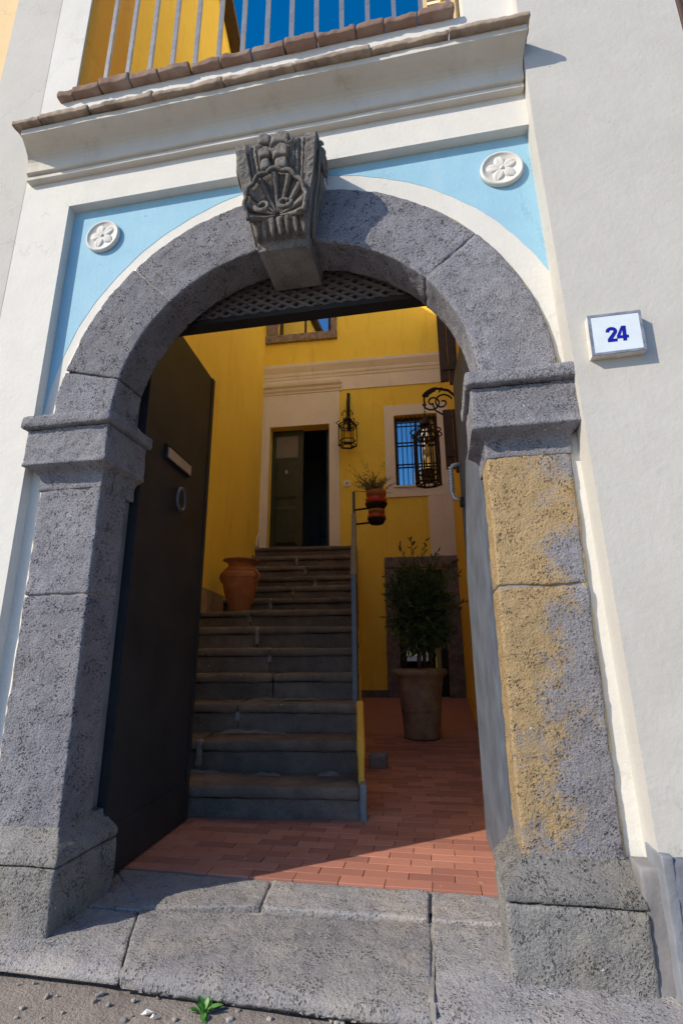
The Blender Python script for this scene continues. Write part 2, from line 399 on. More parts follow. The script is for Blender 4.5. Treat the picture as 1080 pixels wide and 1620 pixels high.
def brickmat():
    m, t, bs, tc = nodes('weathered_brick')
    oi = N(t, 'ShaderNodeObjectInfo'); n1 = noise(t, tc, 18, 5, .65); n2 = noise(t, tc, 5, 4, .6, off=(3, 3, 3))
    col = mix(t, n1.outputs[0], (.11, .072, .055), (.30, .19, .145))
    col = mix(t, math_(t, 'MULTIPLY', oi.outputs['Random'], .5), col, (.20, .13, .105))
    col = mix(t, math_(t, 'MULTIPLY', ramp(t, n2.outputs[0], [(.5, (0, 0, 0)), (.7, (1, 1, 1))]).outputs[0], .55), col, (.33, .29, .25))
    t.links.new(col, bs.inputs['Base Color']); bs.inputs['Roughness'].default_value = .95
    bump(t, bs, n1.outputs[0], .006, .8); return m
M_brick = brickmat()
def captile():
    m, t, bs, tc = nodes('cornice_cap_tile')
    n1 = noise(t, tc, 22, 5, .7); n2 = noise(t, tc, 6, 4, .6, off=(3, 3, 3))
    col = mix(t, n1.outputs[0], (.22, .15, .10), (.50, .42, .34))
    col = mix(t, ramp(t, n2.outputs[0], [(.5, (0, 0, 0)), (.75, (1, 1, 1))]).outputs[0], col, (.10, .075, .06))
    t.links.new(col, bs.inputs['Base Color']); bs.inputs['Roughness'].default_value = .95
    bump(t, bs, n1.outputs[0], .008, .8); return m
M_cap = captile()
def tilemat():
    m, t, bs, tc = nodes('red_floor_tile')
    oi = N(t, 'ShaderNodeObjectInfo')
    ad = N(t, 'ShaderNodeVectorMath'); ad.operation = 'ADD'
    t.links.new(tc.outputs['Object'], ad.inputs[0]); t.links.new(oi.outputs['Location'], ad.inputs[1])
    n1 = N(t, 'ShaderNodeTexNoise', Scale=5.0, Detail=6.0, Roughness=.65); t.links.new(ad.outputs[0], n1.inputs['Vector'])
    n2 = N(t, 'ShaderNodeTexNoise', Scale=13.0, Detail=3.0, Roughness=.5); t.links.new(ad.outputs[0], n2.inputs['Vector'])
    col = mix(t, oi.outputs['Random'], (.29, .125, .10), (.50, .225, .165))
    col = mix(t, math_(t, 'MULTIPLY', ramp(t, n1.outputs[0], [(.4, (0, 0, 0)), (.7, (1, 1, 1))]).outputs[0], .4), col, (.38, .16, .115))
    col = mix(t, math_(t, 'MULTIPLY', ramp(t, n2.outputs[0], [(.70, (0, 0, 0)), (.73, (1, 1, 1))]).outputs[0], .6), col, (.62, .5, .42))
    t.links.new(col, bs.inputs['Base Color']); bs.inputs['Roughness'].default_value = .55
    bump(t, bs, n1.outputs[0], .003, .5); return m
M_tile = tilemat()
def streetmat():
    m, t, bs, tc = nodes('dusty_asphalt')
    n1 = noise(t, tc, 5, 6, .65); n2 = noise(t, tc, 140, 3, .7); n3 = noise(t, tc, 30, 5, .7)
    col = mix(t, ramp(t, n1.outputs[0], [(.35, (0, 0, 0)), (.65, (1, 1, 1))]).outputs[0], (.23, .20, .185), (.36, .32, .29))
    col = mix(t, .5, col, mix(t, n2.outputs[0], (.08, .07, .065), (.36, .32, .29)))
    t.links.new(col, bs.inputs['Base Color']); bs.inputs['Roughness'].default_value = .95
    b = bump(t, bs, n3.outputs[0], .02, .7); bump(t, bs, n2.outputs[0], .006, .8, b); return m
M_street = streetmat()

# ------------------------------------------------------------------ measures of the gateway (metres)
Wd, Rw, Z0, ZS, ZB, D = .825, .305, 1.961, 1.629, .287, .198
RO = Wd+Rw
YP, YF, YR = .02, -.03, -.10        # recessed panel, frieze, right-hand pilaster

# ------------------------------------------------------------------ street
def street():
    xs = np.concatenate([np.linspace(-400, -4, 5), np.linspace(-3.0, 3.0, 150), np.linspace(4, 400, 5)])
    ys = np.concatenate([np.linspace(-400, -4, 5), np.linspace(-2.6, .1, 75)])
    X, Y = np.meshgrid(xs, ys, indexing='ij'); V = np.stack([X.ravel(), Y.ravel(), np.full(X.size, -.068)], 1)
    near = (np.abs(V[:, 0]) < 3.1) & (V[:, 1] > -2.7)
    V[:, 2] += near*(.010*fbm(V, 6, 4, 3)+.006*np.clip(fbm(V, 25, 3, 9), 0, 1))
    n = len(ys); F = [(i*n+j, (i+1)*n+j, (i+1)*n+j+1, i*n+j+1) for i in range(len(xs)-1) for j in range(n-1)]
    o = mesh('street', V, F, M_street, smooth=True); tag(o, 'dusty grey brown street surface in front of the doorstep', 'street', kind='structure')
street()

# ------------------------------------------------------------------ facade wall
FAC = thing('facade_wall', 'white plastered gateway wall with blue spandrels and a moulded cornice', 'wall', (-.2, .1, 0))
def facade():
    b = MB()
    b.add(box(-1.497, -1.20, YF, .34, -.2, 3.984))                     # strip left of the recess
    b.add(box(-1.497, -1.285, YF, .34, 3.984, 6.5))
    b.add(box(-1.20, 1.16, YF, .34, 3.215, 3.984))                     # frieze and parapet
    b.add(box(.90, 1.16, YF, .34, 3.984, 6.5))
    b.add(box(-.205, .190, YF, YP+.01, 3.08, 3.2148))                  # patch of frieze behind the keystone
    b.build('wall', M_white, FAC)
    b = MB(); b.add(box(-1.83, -1.497, -.0312, .34, -.2, 6.5)); b.build('left_pilaster', M_wall, FAC)
    # right pilaster, its inner edge leaning a little
    poly = [(1.203, -.2), (1.79, -.2), (1.79, 6.5), (1.135, 6.5), (1.135, 3.1)]
    b = MB(); b.add(prismy(poly, YR, .34)); b.build('right_pilaster', M_wall, FAC)
    # recessed panel: strip left/right of the arch and round it, one sheet with thickness behind
    v = []; f = []; nA = 96
    def outer(a):
        dx, dz = math.cos(a), math.sin(a); k = 9
        if dx > 1e-6: k = min(k, (1.202-.0)/dx)
        if dx < -1e-6: k = min(k, 1.21/-dx)
        if dz > 1e-6: k = min(k, (3.22-Z0)/dz)
        return k
    for i in range(nA+1):
        a = math.pi*i/nA
        for R in (1.0, outer(a)): v.append((R*math.cos(a), YP, Z0+R*math.sin(a)))
    for i in range(nA): f.append((2*i, 2*i+1, 2*i+3, 2*i+2))
    n = len(v)
    for sx, xo in ((-1, -1.21), (1, 1.21)):
        k = len(v); v += [(sx*1.0, YP, -.1), (xo, YP, -.1), (xo, YP, Z0), (sx*1.0, YP, Z0)]
        f.append((k, k+1, k+2, k+3) if sx > 0 else (k+3, k+2, k+1, k))
    mesh('recessed_panel', v, f, M_white, FAC)
    # blue spandrels, painted field 4 mm proud
    cxr, RB = .03, 1.222
    for sx in (-1, 1):
        v = []; f = []; k = 0
        a0, a1 = (math.radians(99), math.radians(179.5)) if sx < 0 else (math.radians(22), math.radians(82.5))
        nB = 60
        for i in range(nB+1):
            a = a0+(a1-a0)*i/nB; r = RB+.0016*math.sin(i*.37)+.0012*math.sin(i*1.1)
            p = (cxr+r*math.cos(a), Z0+r*math.sin(a))
            dx, dz = math.cos(a), math.sin(a); q = 9
            xl = (1.150-.0) if sx > 0 else 1.1985
            if sx > 0: q = min(q, (xl-cxr)/dx)
            else: q = min(q, (xl+cxr)/-dx)
            if dz > 1e-6: q = min(q, (3.2135-Z0)/dz)
            q = max(q, r)
            v += [(p[0], YP-.0015, p[1]), (cxr+q*dx, YP-.0015, Z0+q*dz), (p[0], YP, p[1])]
            if i: 
                j = 3*i; f += [(j-3, j-2, j+1, j), (j-1, j-3, j, j+2)]
        # fill the corner that a fan of rays cuts off
        cxx = 1.150 if sx > 0 else -1.1985
        ca = math.atan2(3.2135-Z0, cxx-cxr)
        i0 = max(i for i in range(nB+1) if (a0+(a1-a0)*i/nB) <= ca)
        kk = len(v); v.append((cxx, YP-.0015, 3.2135)); f.append((3*i0+1, kk, 3*(i0+1)+1))
        mesh('spandrel_panel', v, f, M_blue, FAC)
    # rear masonry of the gateway (behind the stone)
    b = MB(); b.add(box(-1.20, -.854, .2, .34, -.1, 3.2)); b.add(box(.93, 1.2, .2, .34, -.1, 3.2)); b.add(box(-.854, .93, .31, .34, 2.95, 3.2))
    b.build('rear_masonry', M_cement, FAC)
    # cornice
    prof = [(.05, 3.400), (-.060, 3.400), (-.064, 3.404), (-.064, 3.424), (-.060, 3.430), (-.074, 3.433), (-.079, 3.437), (-.080, 3.474),
            (-.081, 3.482), (-.083, 3.498), (-.090, 3.514), (-.104, 3.529), (-.126, 3.541), (-.155, 3.549), (-.185, 3.553), (-.195, 3.553), (-.196, 3.585), (.05, 3.585)]
    xs = list(np.linspace(-1.405, 1.128, 90)); v = []; f = []; n = len(prof)
    for i, x in enumerate(xs):
        for (y, z) in prof:
            e = 1 if i in (0, len(xs)-1) else 0
            # the ends return with the profile
            xx = x
            if i == 0: xx = -1.462 - min(0, (y+.06))*.40
            if i == len(xs)-1: xx = 1.128 - min(0, (y+.06))*.08
            if 0 < i < len(xs)-1: xx = -1.40+(1.115+1.40)*(i-1)/(len(xs)-3)
            v.append((xx, y+.0022*float(vnoise(np.array([[x*5, y*9, z*9]]), 4)[0]), z+.0022*float(vnoise(np.array([[x*4, y*9, z*9]]), 8)[0])))
    for i in range(len(xs)-1):
        for k in range(n-1): f.append((i*n+k, (i+1)*n+k, (i+1)*n+k+1, i*n+k+1))
    f.append(tuple(range(n))); f.append(tuple((len(xs)-1)*n+k for k in range(n-1, -1, -1)))
    mesh('cornice', v, f, M_cove, FAC)
    # cap tiles along the cornice
    cx_ = [-1.447, -1.283, -1.004, -.647, -.278, .082, .445, .803, 1.150]
    for i in range(8):
        dz = rnd.uniform(-.006, .006); dy = rnd.uniform(-.008, .006)
        vf = rbox(cx_[i]+.0012, cx_[i+1]-.0012, -.222+dy, .03, 3.5875, 3.622+dz, .008, .014)
        vf = rough(vf, [(.010, 11, 3), (.005, 50, 3)], i)
        mesh('cap_tile', vf[0], vf[1], M_cap, FAC, True)
    # sloping mortar bed above the cap tiles
    vf = rbox(-1.39, 1.10, -.13, -.012, 3.605, 3.636, .01, .03); vf = rough(vf, [(.004, 12, 3)], 5)
    mesh('cornice_topping', vf[0], vf[1], M_white, FAC, True)
    # coping bricks
    cb = [-1.371, -1.273, -1.1, -.915, -.743, -.555, -.38, -.205, -.019, .152, .359, .505, .675, .855]
    for i in range(13):
        t = -.004*(i % 2); dz = rnd.uniform(-.005, .006)
        vf = rbox(cb[i]+.003, cb[i+1]-.003, -.072+rnd.uniform(-.010, .008), .33, 3.9855, 4.029+dz*1.5, .008, .014)
        vf = rough(vf, [(.009, 14, 3), (.005, 50, 3)], 50+i)
        mesh('coping_brick', vf[0], vf[1], M_brick, FAC, True)
    # opening reveals above the coping
    b = MB(); b.add(box(-1.2855, -1.281, YF+.012, .339, 3.99, 6.49)); b.build('opening_jamb', M_orange, FAC)
    # roundels
    for cx0, cz0, npet, rot in ((-1.0, 3.016, 5, .31), (1.004, 3.026, 5, .2)):
        prof = [(.0, .013), (.079, .013), (.082, .017), (.086, .020), (.091, .019), (.094, .014), (.095, 0)]
        v, f = lathe(prof, (0, 0, 0), 40)
        v = [(cx0+a, YP-.004-c, cz0+b_) for a, b_, c in v]; f = [q[::-1] for q in f]
        rd = mesh('roundel', v, f, M_white, FAC, True)
        # petals
        for k in range(npet):
            a = rot+2*math.pi*k/npet + math.pi/2; v = []; f = []; nu, nv = 10, 8
            for i in range(nu+1):
                for j in range(nv+1):
                    u_ = i/nu; t = j/nv*2-1
                    rr = .008+u_*.064; wd = .026*math.sin(math.pi*min(1, u_*.86+.14)**1.25)**.7
                    h = .012*(1-t*t)**.5*math.sin(math.pi*min(1, .12+u_*.88))**.5 - .004*math.exp(-(t/.35)**2)
                    X = rr*math.cos(a)-wd*t*math.sin(a); Z = rr*math.sin(a)+wd*t*math.cos(a)
                    v.append((cx0+X, YP-.0165-h*.8, cz0+Z))
            for i in range(nu):
                for j in range(nv):
                    q = i*(nv+1)+j; f.append((q, q+1, q+nv+2, q+nv+1))
            mesh('petal', v, f, M_white, rd, True)
        v, f = lathe([(.0, .012), (.006, .011), (.010, .006), (.011, 0)], (0, 0, 0), 14)
        mesh('boss', [(cx0+a, YP-.0165-c, cz0+b_) for a, b_, c in v], [q[::-1] for q in f], M_white, rd, True)
facade()

# ------------------------------------------------------------------ lava stone archway
ARCH = thing('stone_archway', 'dark lava stone arch with carved shell keystone standing on two piers', 'archway', (0, .1, -.02))
AMP = [(.0055, 8, 3), (.0040, 30, 3), (.0022, 100, 2)]
def stone(name, x0, x1, y0, y1, z0, z1, mat, seed, r=.010, seg=.0125, amps=AMP, parent=ARCH, label=None):
    vf = rough(rbox(x0, x1, y0, y1, z0, z1, r, seg), amps, seed)
    return mesh(name, vf[0], vf[1], mat, parent, True, label=label)
zjL, zjR = 1.157, 1.135
from math import radians as rad
# piers
stone('pier_block', -RO, -Wd, 0, D, .262, zjL-.004, M_lavaL, 1)
stone('pier_block', -RO, -Wd, 0, D, zjL+.004, ZS+.02, M_lavaL, 2)
stone('pier_block', Wd, RO, 0, D, .262, zjR-.004, M_lavaO, 3, label='pier stone stained ochre yellow along its inner side')
stone('pier_block', Wd, RO, 0, D, zjR+.004, ZS+.02, M_lavaO, 4, label='upper pier stone with a large ochre yellow stain')
b = MB(); b.add(box(-RO+.012, -Wd-.006, .008, D-.01, zjL-.012, zjL+.012)); b.build('joint', M_joint, ARCH)
b = MB(); b.add(box(Wd+.006, RO-.012, .008, D-.01, zjR-.012, zjR+.012)); b.build('joint', M_joint, ARCH)
# capitals
def capital(sx):
    def X(a, c): return (min(sx*a, sx*c), max(sx*a, sx*c))
    x0, x1 = X(.758, 1.208 if sx < 0 else 1.192)
    stone('capital_slab', x0, x1, -.092, D+.07, 1.902, Z0+.002, M_lava, 20+sx, r=.016, seg=.011)
    x0, x1 = X(.779, 1.186 if sx < 0 else 1.170)
    v, f = rbox(x0, x1, -.064, D+.05, ZS-.002, 1.90, .006, .0105)
    v = np.array(v); zt = 1.735                                    # the lower part narrows in a hollow to the shaft
    k = np.clip((zt-.010-v[:, 2])/(zt-.010-ZS), 0, 1); s = 1-(1-k)**6
    xin, xout = sx*.779, (x0 if sx < 0 else x1)
    ti, to = sx*(Wd-.004), sx*(RO+.004)
    v[:, 0] = np.where(np.abs(v[:, 0]-xin) < np.abs(v[:, 0]-xout),
                       v[:, 0]+(ti-xin)*s*np.clip(1-np.abs(v[:, 0]-xin)/.2, 0, 1), v[:, 0]+(to-xout)*s*np.clip(1-np.abs(v[:, 0]-xout)/.2, 0, 1))
    v[:, 1] += np.where(v[:, 1] < .06, .060*s*np.clip((.09-v[:, 1])/.1, 0, 1), 0)
    fil = (np.abs(v[:, 2]-zt) < .012); v[:, 1] -= np.where(fil & (v[:, 1] < 0), .007, 0)
    v[:, 0] += np.where(fil & (np.abs(v[:, 0]-xin) < .02), -sx*.006, 0)
    vf = rough((v, f), AMP, 30+sx)
    mesh('capital_block', vf[0], vf[1], M_lava, ARCH, True)
capital(-1); capital(1)
# bases: flared top block on a plinth block
def base(sx):
    def X(a, c): return (min(sx*a, sx*c), max(sx*a, sx*c))
    xo = 1.20 if sx < 0 else 1.150
    x0, x1 = X(.756, xo)
    stone('base_block', x0, x1, -.086, D+.09, -.06, .186, M_base, 40+sx, r=.012, seg=.012)
    v, f = rbox(x0, x1, -.084, D+.085, .1905, .292, .008, .012)
    v = np.array(v); k = np.clip((v[:, 2]-.205)/.075, 0, 1); s = k*k*(3-2*k)
    xin = sx*.756
    v[:, 0] += np.where(np.abs(v[:, 0]-xin) < .12, (sx*Wd-xin)*.92*s*np.clip(1-np.abs(v[:, 0]-xin)/.12, 0, 1), 0)
    v[:, 1] += np.where(v[:, 1] < .04, .078*s*np.clip((.05-v[:, 1])/.12, 0, 1), 0)
    vf = rough((v, f), AMP, 44+sx)
    mesh('base_moulding', vf[0], vf[1], M_base, ARCH, True)
base(-1); base(1)
# voussoirs: rounded boxes bent round the arch
def voussoir(a0, a1, seed, mat=None):
    Rm = (Wd+RO)/2; L0, L1 = rad(a0)*Rm, rad(a1)*Rm
    v, f = rbox(L0+.003, L1-.003, 0, D, Wd, RO, .009, .0125)
    v = np.array(v); a = v[:, 0]/Rm; R = v[:, 2]
    v = np.stack([R*np.cos(a), v[:, 1], Z0+R*np.sin(a)], 1)
    f = [q[::-1] for q in f]
    vf = rough((v, f), AMP, seed)
    mesh('voussoir', vf[0], vf[1], mat or M_lavaL, ARCH, True)
voussoir(134.3, 166, 61); voussoir(166, 180, 62); voussoir(96.5, 134.3, 63)
voussoir(0, 40, 64, M_lava); voussoir(40, 83.5, 65)
for a in (134.3, 40):
    v, f = box(Wd+.007, RO-.008, .004, D-.01, -.009, .009)
    ca, sa = math.cos(rad(a)), math.sin(rad(a))
    mesh('joint', [(x*ca-z*sa, y, Z0+x*sa+z*ca) for x, y, z in v], f, M_joint if a > 90 else M_cement, ARCH)
# ragged mortar between stone and plaster
def mortar():
    for sx, mat in ((1, M_mortar), (-1, M_mortarW)):
        v = []; f = []; pts = []
        zz = list(np.linspace(.27, ZS, 90)); aa = list(np.linspace(0, math.pi/2-.12, 120))
        for z in zz: pts.append((RO-.02, z, RO, z, 1, 0))
        for a in aa: pts.append(((RO-.02)*math.cos(a), Z0+(RO-.02)*math.sin(a), RO*math.cos(a), Z0+RO*math.sin(a), math.cos(a), math.sin(a)))
        P = np.array([(p[2], 0, p[3]) for p in pts]); nz = fbm(P, 14, 3, 5+sx)*.7+.35
        for p, k in zip(pts, nz):
            wv = max(.002, .010*k+.004)
            v += [(sx*p[0], .006, p[1]), (sx*(p[2]+wv*p[4]*.5), .008, p[3]+wv*p[5]*.5), (sx*(p[2]+wv*p[4]), YP-.0015+.003, p[3]+wv*p[5])]
        for i in range(len(pts)-1):
            if i == len(zz)-1: continue
            j = 3*i
            for q in ((j, j+1, j+4, j+3), (j+1, j+2, j+5, j+4)): f.append(q if sx > 0 else q[::-1])
        mesh('mortar_edge', v, f, mat, ARCH, True)
mortar()
# keystone: scrolled console, carved front as a height field
def keystone():
    cx0 = .004; nu, nv = 110, 190
    zt, zb = 3.205, 2.700
    def hw(z): return .120+(.188-.120)*max(0, min(1, (z-2.72)/.40))
    key = [(0.0, -.062), (.10, -.078), (.16, -.098), (.24, -.125), (.40, -.150), (.58, -.165), (.72, -.190), (.84, -.212), (.90, -.208), (.95, -.185), (.985, -.14), (1.0, -.085)]
    kx = [k[0] for k in key]; ky = [k[1] for k in key]
    V = np.zeros(((nu+1)*(nv+1), 3))
    for i in range(nv+1):
        t = i/nv; z = zb+(zt-zb)*t; y = float(np.interp(t, kx, ky)); h = hw(z)
        for j in range(nu+1):
            u = j/nu*2-1; au = abs(u); d = 0.0
            if t > .24:                                            # side scrolls and flutes, centre leaf field
                k = min(1, (t-.24)/.12)
                if au > .74: d += .016*k                           # outer band
                elif au > .46:
                    d += k*(-.012+.016*abs(math.sin((au-.46)/.28*math.pi*2)))
                else:
                    top = max(0, min(1, (t-.60)/.2))
                    d += k*(-.020+.034*top*(.45+.55*abs(math.cos(u/.46*math.pi*.95)))) + top*.010*math.sin((t-.6)*46-au*9)
            elif t > .085:                                         # row of little leaves
                k = min(1, (t-.085)/.03)*min(1, (.24-t)/.05+.25)
                d += k*(.028*(.35+.65*abs(math.cos(u*math.pi*2.5))) )
            V[i*(nu+1)+j] = (cx0+u*h, y-d, z)
    F = [(i*(nu+1)+j, i*(nu+1)+j+1, (i+1)*(nu+1)+j+1, (i+1)*(nu+1)+j) for i in range(nv) for j in range(nu)]
    v = list(map(tuple, V)); f = F
    V2 = np.array(v); Nn = vnormals(V2, F)
    V2 += Nn*(.004*fbm(V2, 30, 3, 3)+.003*fbm(V2, 90, 2, 6))[:, None]
    v = list(map(tuple, V2))
    # sides, top and soffit back into the arch
    for side in (0, nu):
        idx = [i*(nu+1)+side for i in range(nv+1)]; k = len(v)
        ncol = 8
        for c_ in range(1, ncol+1):
            for i, q in enumerate(idx):
                x, y, z = v[q]; tt = c_/ncol
                zz = z; yy = y+(.205-y)*tt
                dep = .012*math.sin(min(1, (yy+.22)/.22)*math.pi)*(1 if z > 2.95 else .3)
                sgn = 1 if side else -1
                v.append((x-sgn*dep*.8, yy, zz))
        for c_ in range(ncol):
            for i in range(nv):
                a = idx[i] if c_ == 0 else k+(c_-1)*(nv+1)+i; a2 = idx[i+1] if c_ == 0 else k+(c_-1)*(nv+1)+i+1
                b_ = k+c_*(nv+1)+i; b2 = b_+1
                f.append((a, b_, b2, a2) if side else (a, a2, b2, b_))
    for row in (0, nv):
        idx = [row*(nu+1)+j for j in range(nu+1)]; k = len(v)
        for q in idx: x, y, z = v[q]; v.append((x, .205, z+(.01 if row else 0)))
        for j in range(nu):
            f.append((idx[j], k+j, k+j+1, idx[j+1]) if row == 0 else (idx[j], idx[j+1], k+j+1, k+j))
    ks = mesh('keystone', v, f, M_key, ARCH, True)
    # scallop shell: ribs fanning up from the hinge, a thick scalloped lip round their tips
    o = Vector((cx0-.006, -.150, 2.818)); ev = Vector((0, -.22, .975)); en = Vector((0, -.975, -.22)); eu = Vector((1, 0, 0))
    def fan(a, r, h): return o+eu*(r*math.sin(a)*.98)+ev*(r*math.cos(a))+en*h
    angs = [rad(-98+196*k/8) for k in range(9)]
    Lr = lambda a: .178-.052*(abs(a)/rad(98))**1.5
    v = []; f = []
    for i in range(13):
        r_ = i/12
        for j in range(41):
            a = rad(-104+208*j/40); R = Lr(a)*1.02*r_; v.append(fan(a, R, -.022+.030*r_**2)); 
    for i in range(13):
        r_ = i/12
        for j in range(41):
            a = rad(-104+208*j/40); R = Lr(a)*1.02*r_; v.append(fan(a, R, -.075))
    m = 13*41
    for i in range(12):
        for j in range(40):
            q = i*41+j; f.append((q, q+1, q+42, q+41)); f.append((m+q, m+q+41, m+q+42, m+q+1))
    for j in range(40): q = 12*41+j; f.append((q, q+1, m+q+1, m+q))
    for i in range(12):
        for j in (0, 40): q = i*41+j; f.append((q, q+41, m+q+41, m+q))
    sh = mesh('shell', v, f, M_key, ks, True)
    for k, a in enumerate(angs):
        L_ = Lr(a); pts = []; rr = []
        for i in range(9):
            t = i/8; pts.append(fan(a, .012+L_*t*.93, -.018+.034*t*t)); rr.append(.0045+.0125*t)
        vf = sweep(pts, rr, 8); V4 = np.array([tuple(p) for p in vf[0]]); V4 += .0025*np.stack([fbm(V4, 50, 2, 1+k), fbm(V4, 50, 2, 2+k), fbm(V4, 50, 2, 3+k)], 1)
        mesh('shell_rib', V4, vf[1], M_key, ks, True)
    pts = []; rr = []
    for i in range(64):
        a = rad(-103+206*i/63); sc_ = abs(math.cos((a-angs[0])/(angs[1]-angs[0])*math.pi)); pts.append(fan(a, Lr(max(-1.71, min(1.71, a)))*(1.0+.055*sc_), .022+.006*sc_)); rr.append(.0085+.002*sc_)
    mesh('shell_lip', *sweep(pts, rr, 8), M_key, ks, True)
    for sx in (-1, 1):
        pts = []; rr = []
        for i in range(26):
            t = i/25; a = math.pi*(1.0-1.9*t); R = .034*(1-t*.55)
            pts.append(o+Vector((sx*(.050-R*math.cos(a)*1.0), -.050, -.004-R*math.sin(a)*.85))); rr.append(.0105*(1-.3*t))
        mesh('curl', *sweep(pts, rr, 8), M_key, ks, True)
    # raised lines and volute on the flanks
    for sx in (-1, 1):
        for off in (.035, .075):
            pts = []
            for i in range(20):
                t = .10+.86*i/19; z = zb+(zt-zb)*t; y = float(np.interp(t, kx, ky))+off
                pts.append((cx0+sx*(hw(z)+.004+.008*math.sin(min(1, (y+.22)/.22)*math.pi)), y, z))
            mesh('flank_ridge', *sweep(pts, .0075, 6), M_key, ks, True)
        c0 = (cx0+sx*.205, -.105, 3.10); pts = []
        for i in range(30):
            t = i/29; a = math.pi*.5+4.2*math.pi*t; R = .062*(1-t*.85); pts.append((c0[0]-sx*.006+sx*.010*t, c0[1]+R*math.cos(a), c0[2]+R*math.sin(a)))
        mesh('flank_volute', *sweep(pts, [.010-.004*i/29 for i in range(30)], 6), M_key, ks, True)
    # drooping leaf lobes at the head of the console
    for k, (dx, wv, hh) in enumerate(((-.052, .034, .085), (.022, .044, .095))):
        for q in range(3):
            s_ = 1-.16*q
            vf = rough(rbox(-wv*s_, wv*s_, -.022, .03, -hh*.36, hh*.36, .016, .009), [(.008, 26, 3), (.003, 80, 2)], k*5+q)
            z = 3.165-.062*q; y = -.212+.010*q
            mesh('leaf_lobe', [(cx0+dx+a, y+b_, z+c-(1.6 if k else 1.0)*abs(a)*abs(a)*9) for a, b_, c in vf[0]], vf[1], M_key, ks, True)
    for k in range(7):
        u = (k-3)/3.0
        vf = rough(rbox(-.013, .013, -.022, .03, -.040, .034, .011, .008), [(.005, 40, 3)], 40+k)
        mesh('leaf_tip', [(cx0+u*.110+a*(1-.5*max(0, -c/.04)), -.108+b_-.018*c/.04, 2.775+c) for a, b_, c in vf[0]], vf[1], M_key, ks, True)
keystone()

# ------------------------------------------------------------------ door step
STOOP = thing('stone_threshold', 'worn pale lava doorstep slabs across the foot of the archway', 'doorstep', (0, .1, -.1))
def slab(corners, z0, z1, r, seed, mat=M_stoop, tiltfront=0):
    """slab over a quadrilateral [(x,y) front-left, front-right, back-right, back-left]"""
    v, f = rbox(0, 1, 0, 1, z0, z1, .0001, None)
    L = max(abs(corners[1][0]-corners[0][0]), .1); Dp = max(abs(corners[3][1]-corners[0][1]), .1)
    v, f = rbox(0, L, 0, Dp, z0, z1, .009, .014); v = np.array(v)
    s, t = v[:, 0]/L, v[:, 1]/Dp
    c = np.array(corners, float)
    P = (c[0]*(1-s)[:, None]+c[1]*s[:, None])*(1-t)[:, None]+(c[3]*(1-s)[:, None]+c[2]*s[:, None])*t[:, None]
    z = v[:, 2]-tiltfront*np.clip(1-t/.55, 0, 1)**2
    if r > .02:
        dd = np.clip((.055-v[:, 1])/.055, 0, 1); z = z-(v[:, 2] > z0+.015)*.021*(1-np.sqrt(np.clip(1-dd*dd, 0, 1)))
    V = np.stack([P[:, 0], P[:, 1], z], 1)
    vf = rough((V, f), [(.006, 4, 3), (.0035, 22, 3), (.002, 90, 2)], seed)
    return mesh('slab', vf[0], vf[1], mat, STOOP, True)
slab([(-1.9, -.205), (-.396, -.218), (-.552, .135), (-1.9, .13)], -.043, -.010, .030, 1, tiltfront=.010)
slab([(-.392, -.222), (.530, -.250), (.522, .215), (-.548, .14)], -.045, -.004, .032, 2, tiltfront=.010)
slab([(.5325, -.252), (2.4, -.285), (2.4, .22), (.526, .22)], -.047, -.008, .030, 3, tiltfront=.010)
slab([(-.88, .135), (-.56, .135), (-.155, .235), (-.88, .46)], -.06, -.006, .012, 4)
slab([(-.545, .150), (-.110, .235), (-.14, .455), (-.87, .470)], -.06, -.003, .012, 5)
slab([(-.100, .215), (.512, .225), (.510, .45), (-.128, .45)], -.06, .002, .014, 6)
slab([(.522, .230), (.90, .230), (.90, .455), (.522, .452)], -.06, .001, .014, 7)
b = MB(); b.add(box(-1.88, 2.3, -.13, .44, -.14, -.028)); b.add(box(.520, .536, -.20, .222, -.06, -.0085)); b.add(box(.525, .541, -.243, -.10, -.046, -.016)); b.add(box(-.404, -.386, -.207, -.10, -.044, -.014)); b.build('bedding', M_smear2, STOOP)
# cement skirting of the right-hand corner
CEM = thing('cement_plinth', 'rough grey cement plinth at the foot of the right wall', 'plinth', (1.5, -.1, -.05))
vf = rbox(1.198, 1.86, -.122, .0, -.12, .338, .012, .014); v = np.array(vf[0])
v[:, 2] += np.where(v[:, 2] > .3, .018*fbm(v, 9, 3, 3), 0); vf = rough((v, vf[1]), [(.006, 8, 3), (.003, 40, 2)], 7)
mesh('plinth_block', vf[0], vf[1], M_plinth, CEM, True)
vf = rbox(1.140, 1.212, -.078, .02, -.12, .300, .012, .014); vf = rough(vf, [(.008, 9, 3), (.003, 40, 2)], 9)
mesh('cement_fillet', vf[0], vf[1], M_cement, CEM, True)
vf = rbox(1.190, 1.222, -.126, .0, -.12, .345, .005, .012); vf = rough(vf, [(.006, 7, 3), (.003, 40, 3)], 11)
mesh('cement_edge', vf[0], vf[1], M_cementL, CEM, True)

# ------------------------------------------------------------------ neighbouring house fronts
o = MB().add(box(-9, -1.832, .03, .34, -.2, 5.4)).build('neighbour_house', M_peach); tag(o, 'peach plastered house front at the left edge of the gateway', 'house')
RH = thing('neighbour_house', 'yellow plastered house front beyond the right pilaster', 'house', (3, .2, 0))
MB().add(box(1.80, 9, -.04, .34, -.2, 7)).build('wall', M_peach, RH)
MB().add(sweep([(1.815, -.075, .3), (1.80, -.075, 6.9)], .024, 10)).build('drain_pipe', M_brownpipe, RH, True)

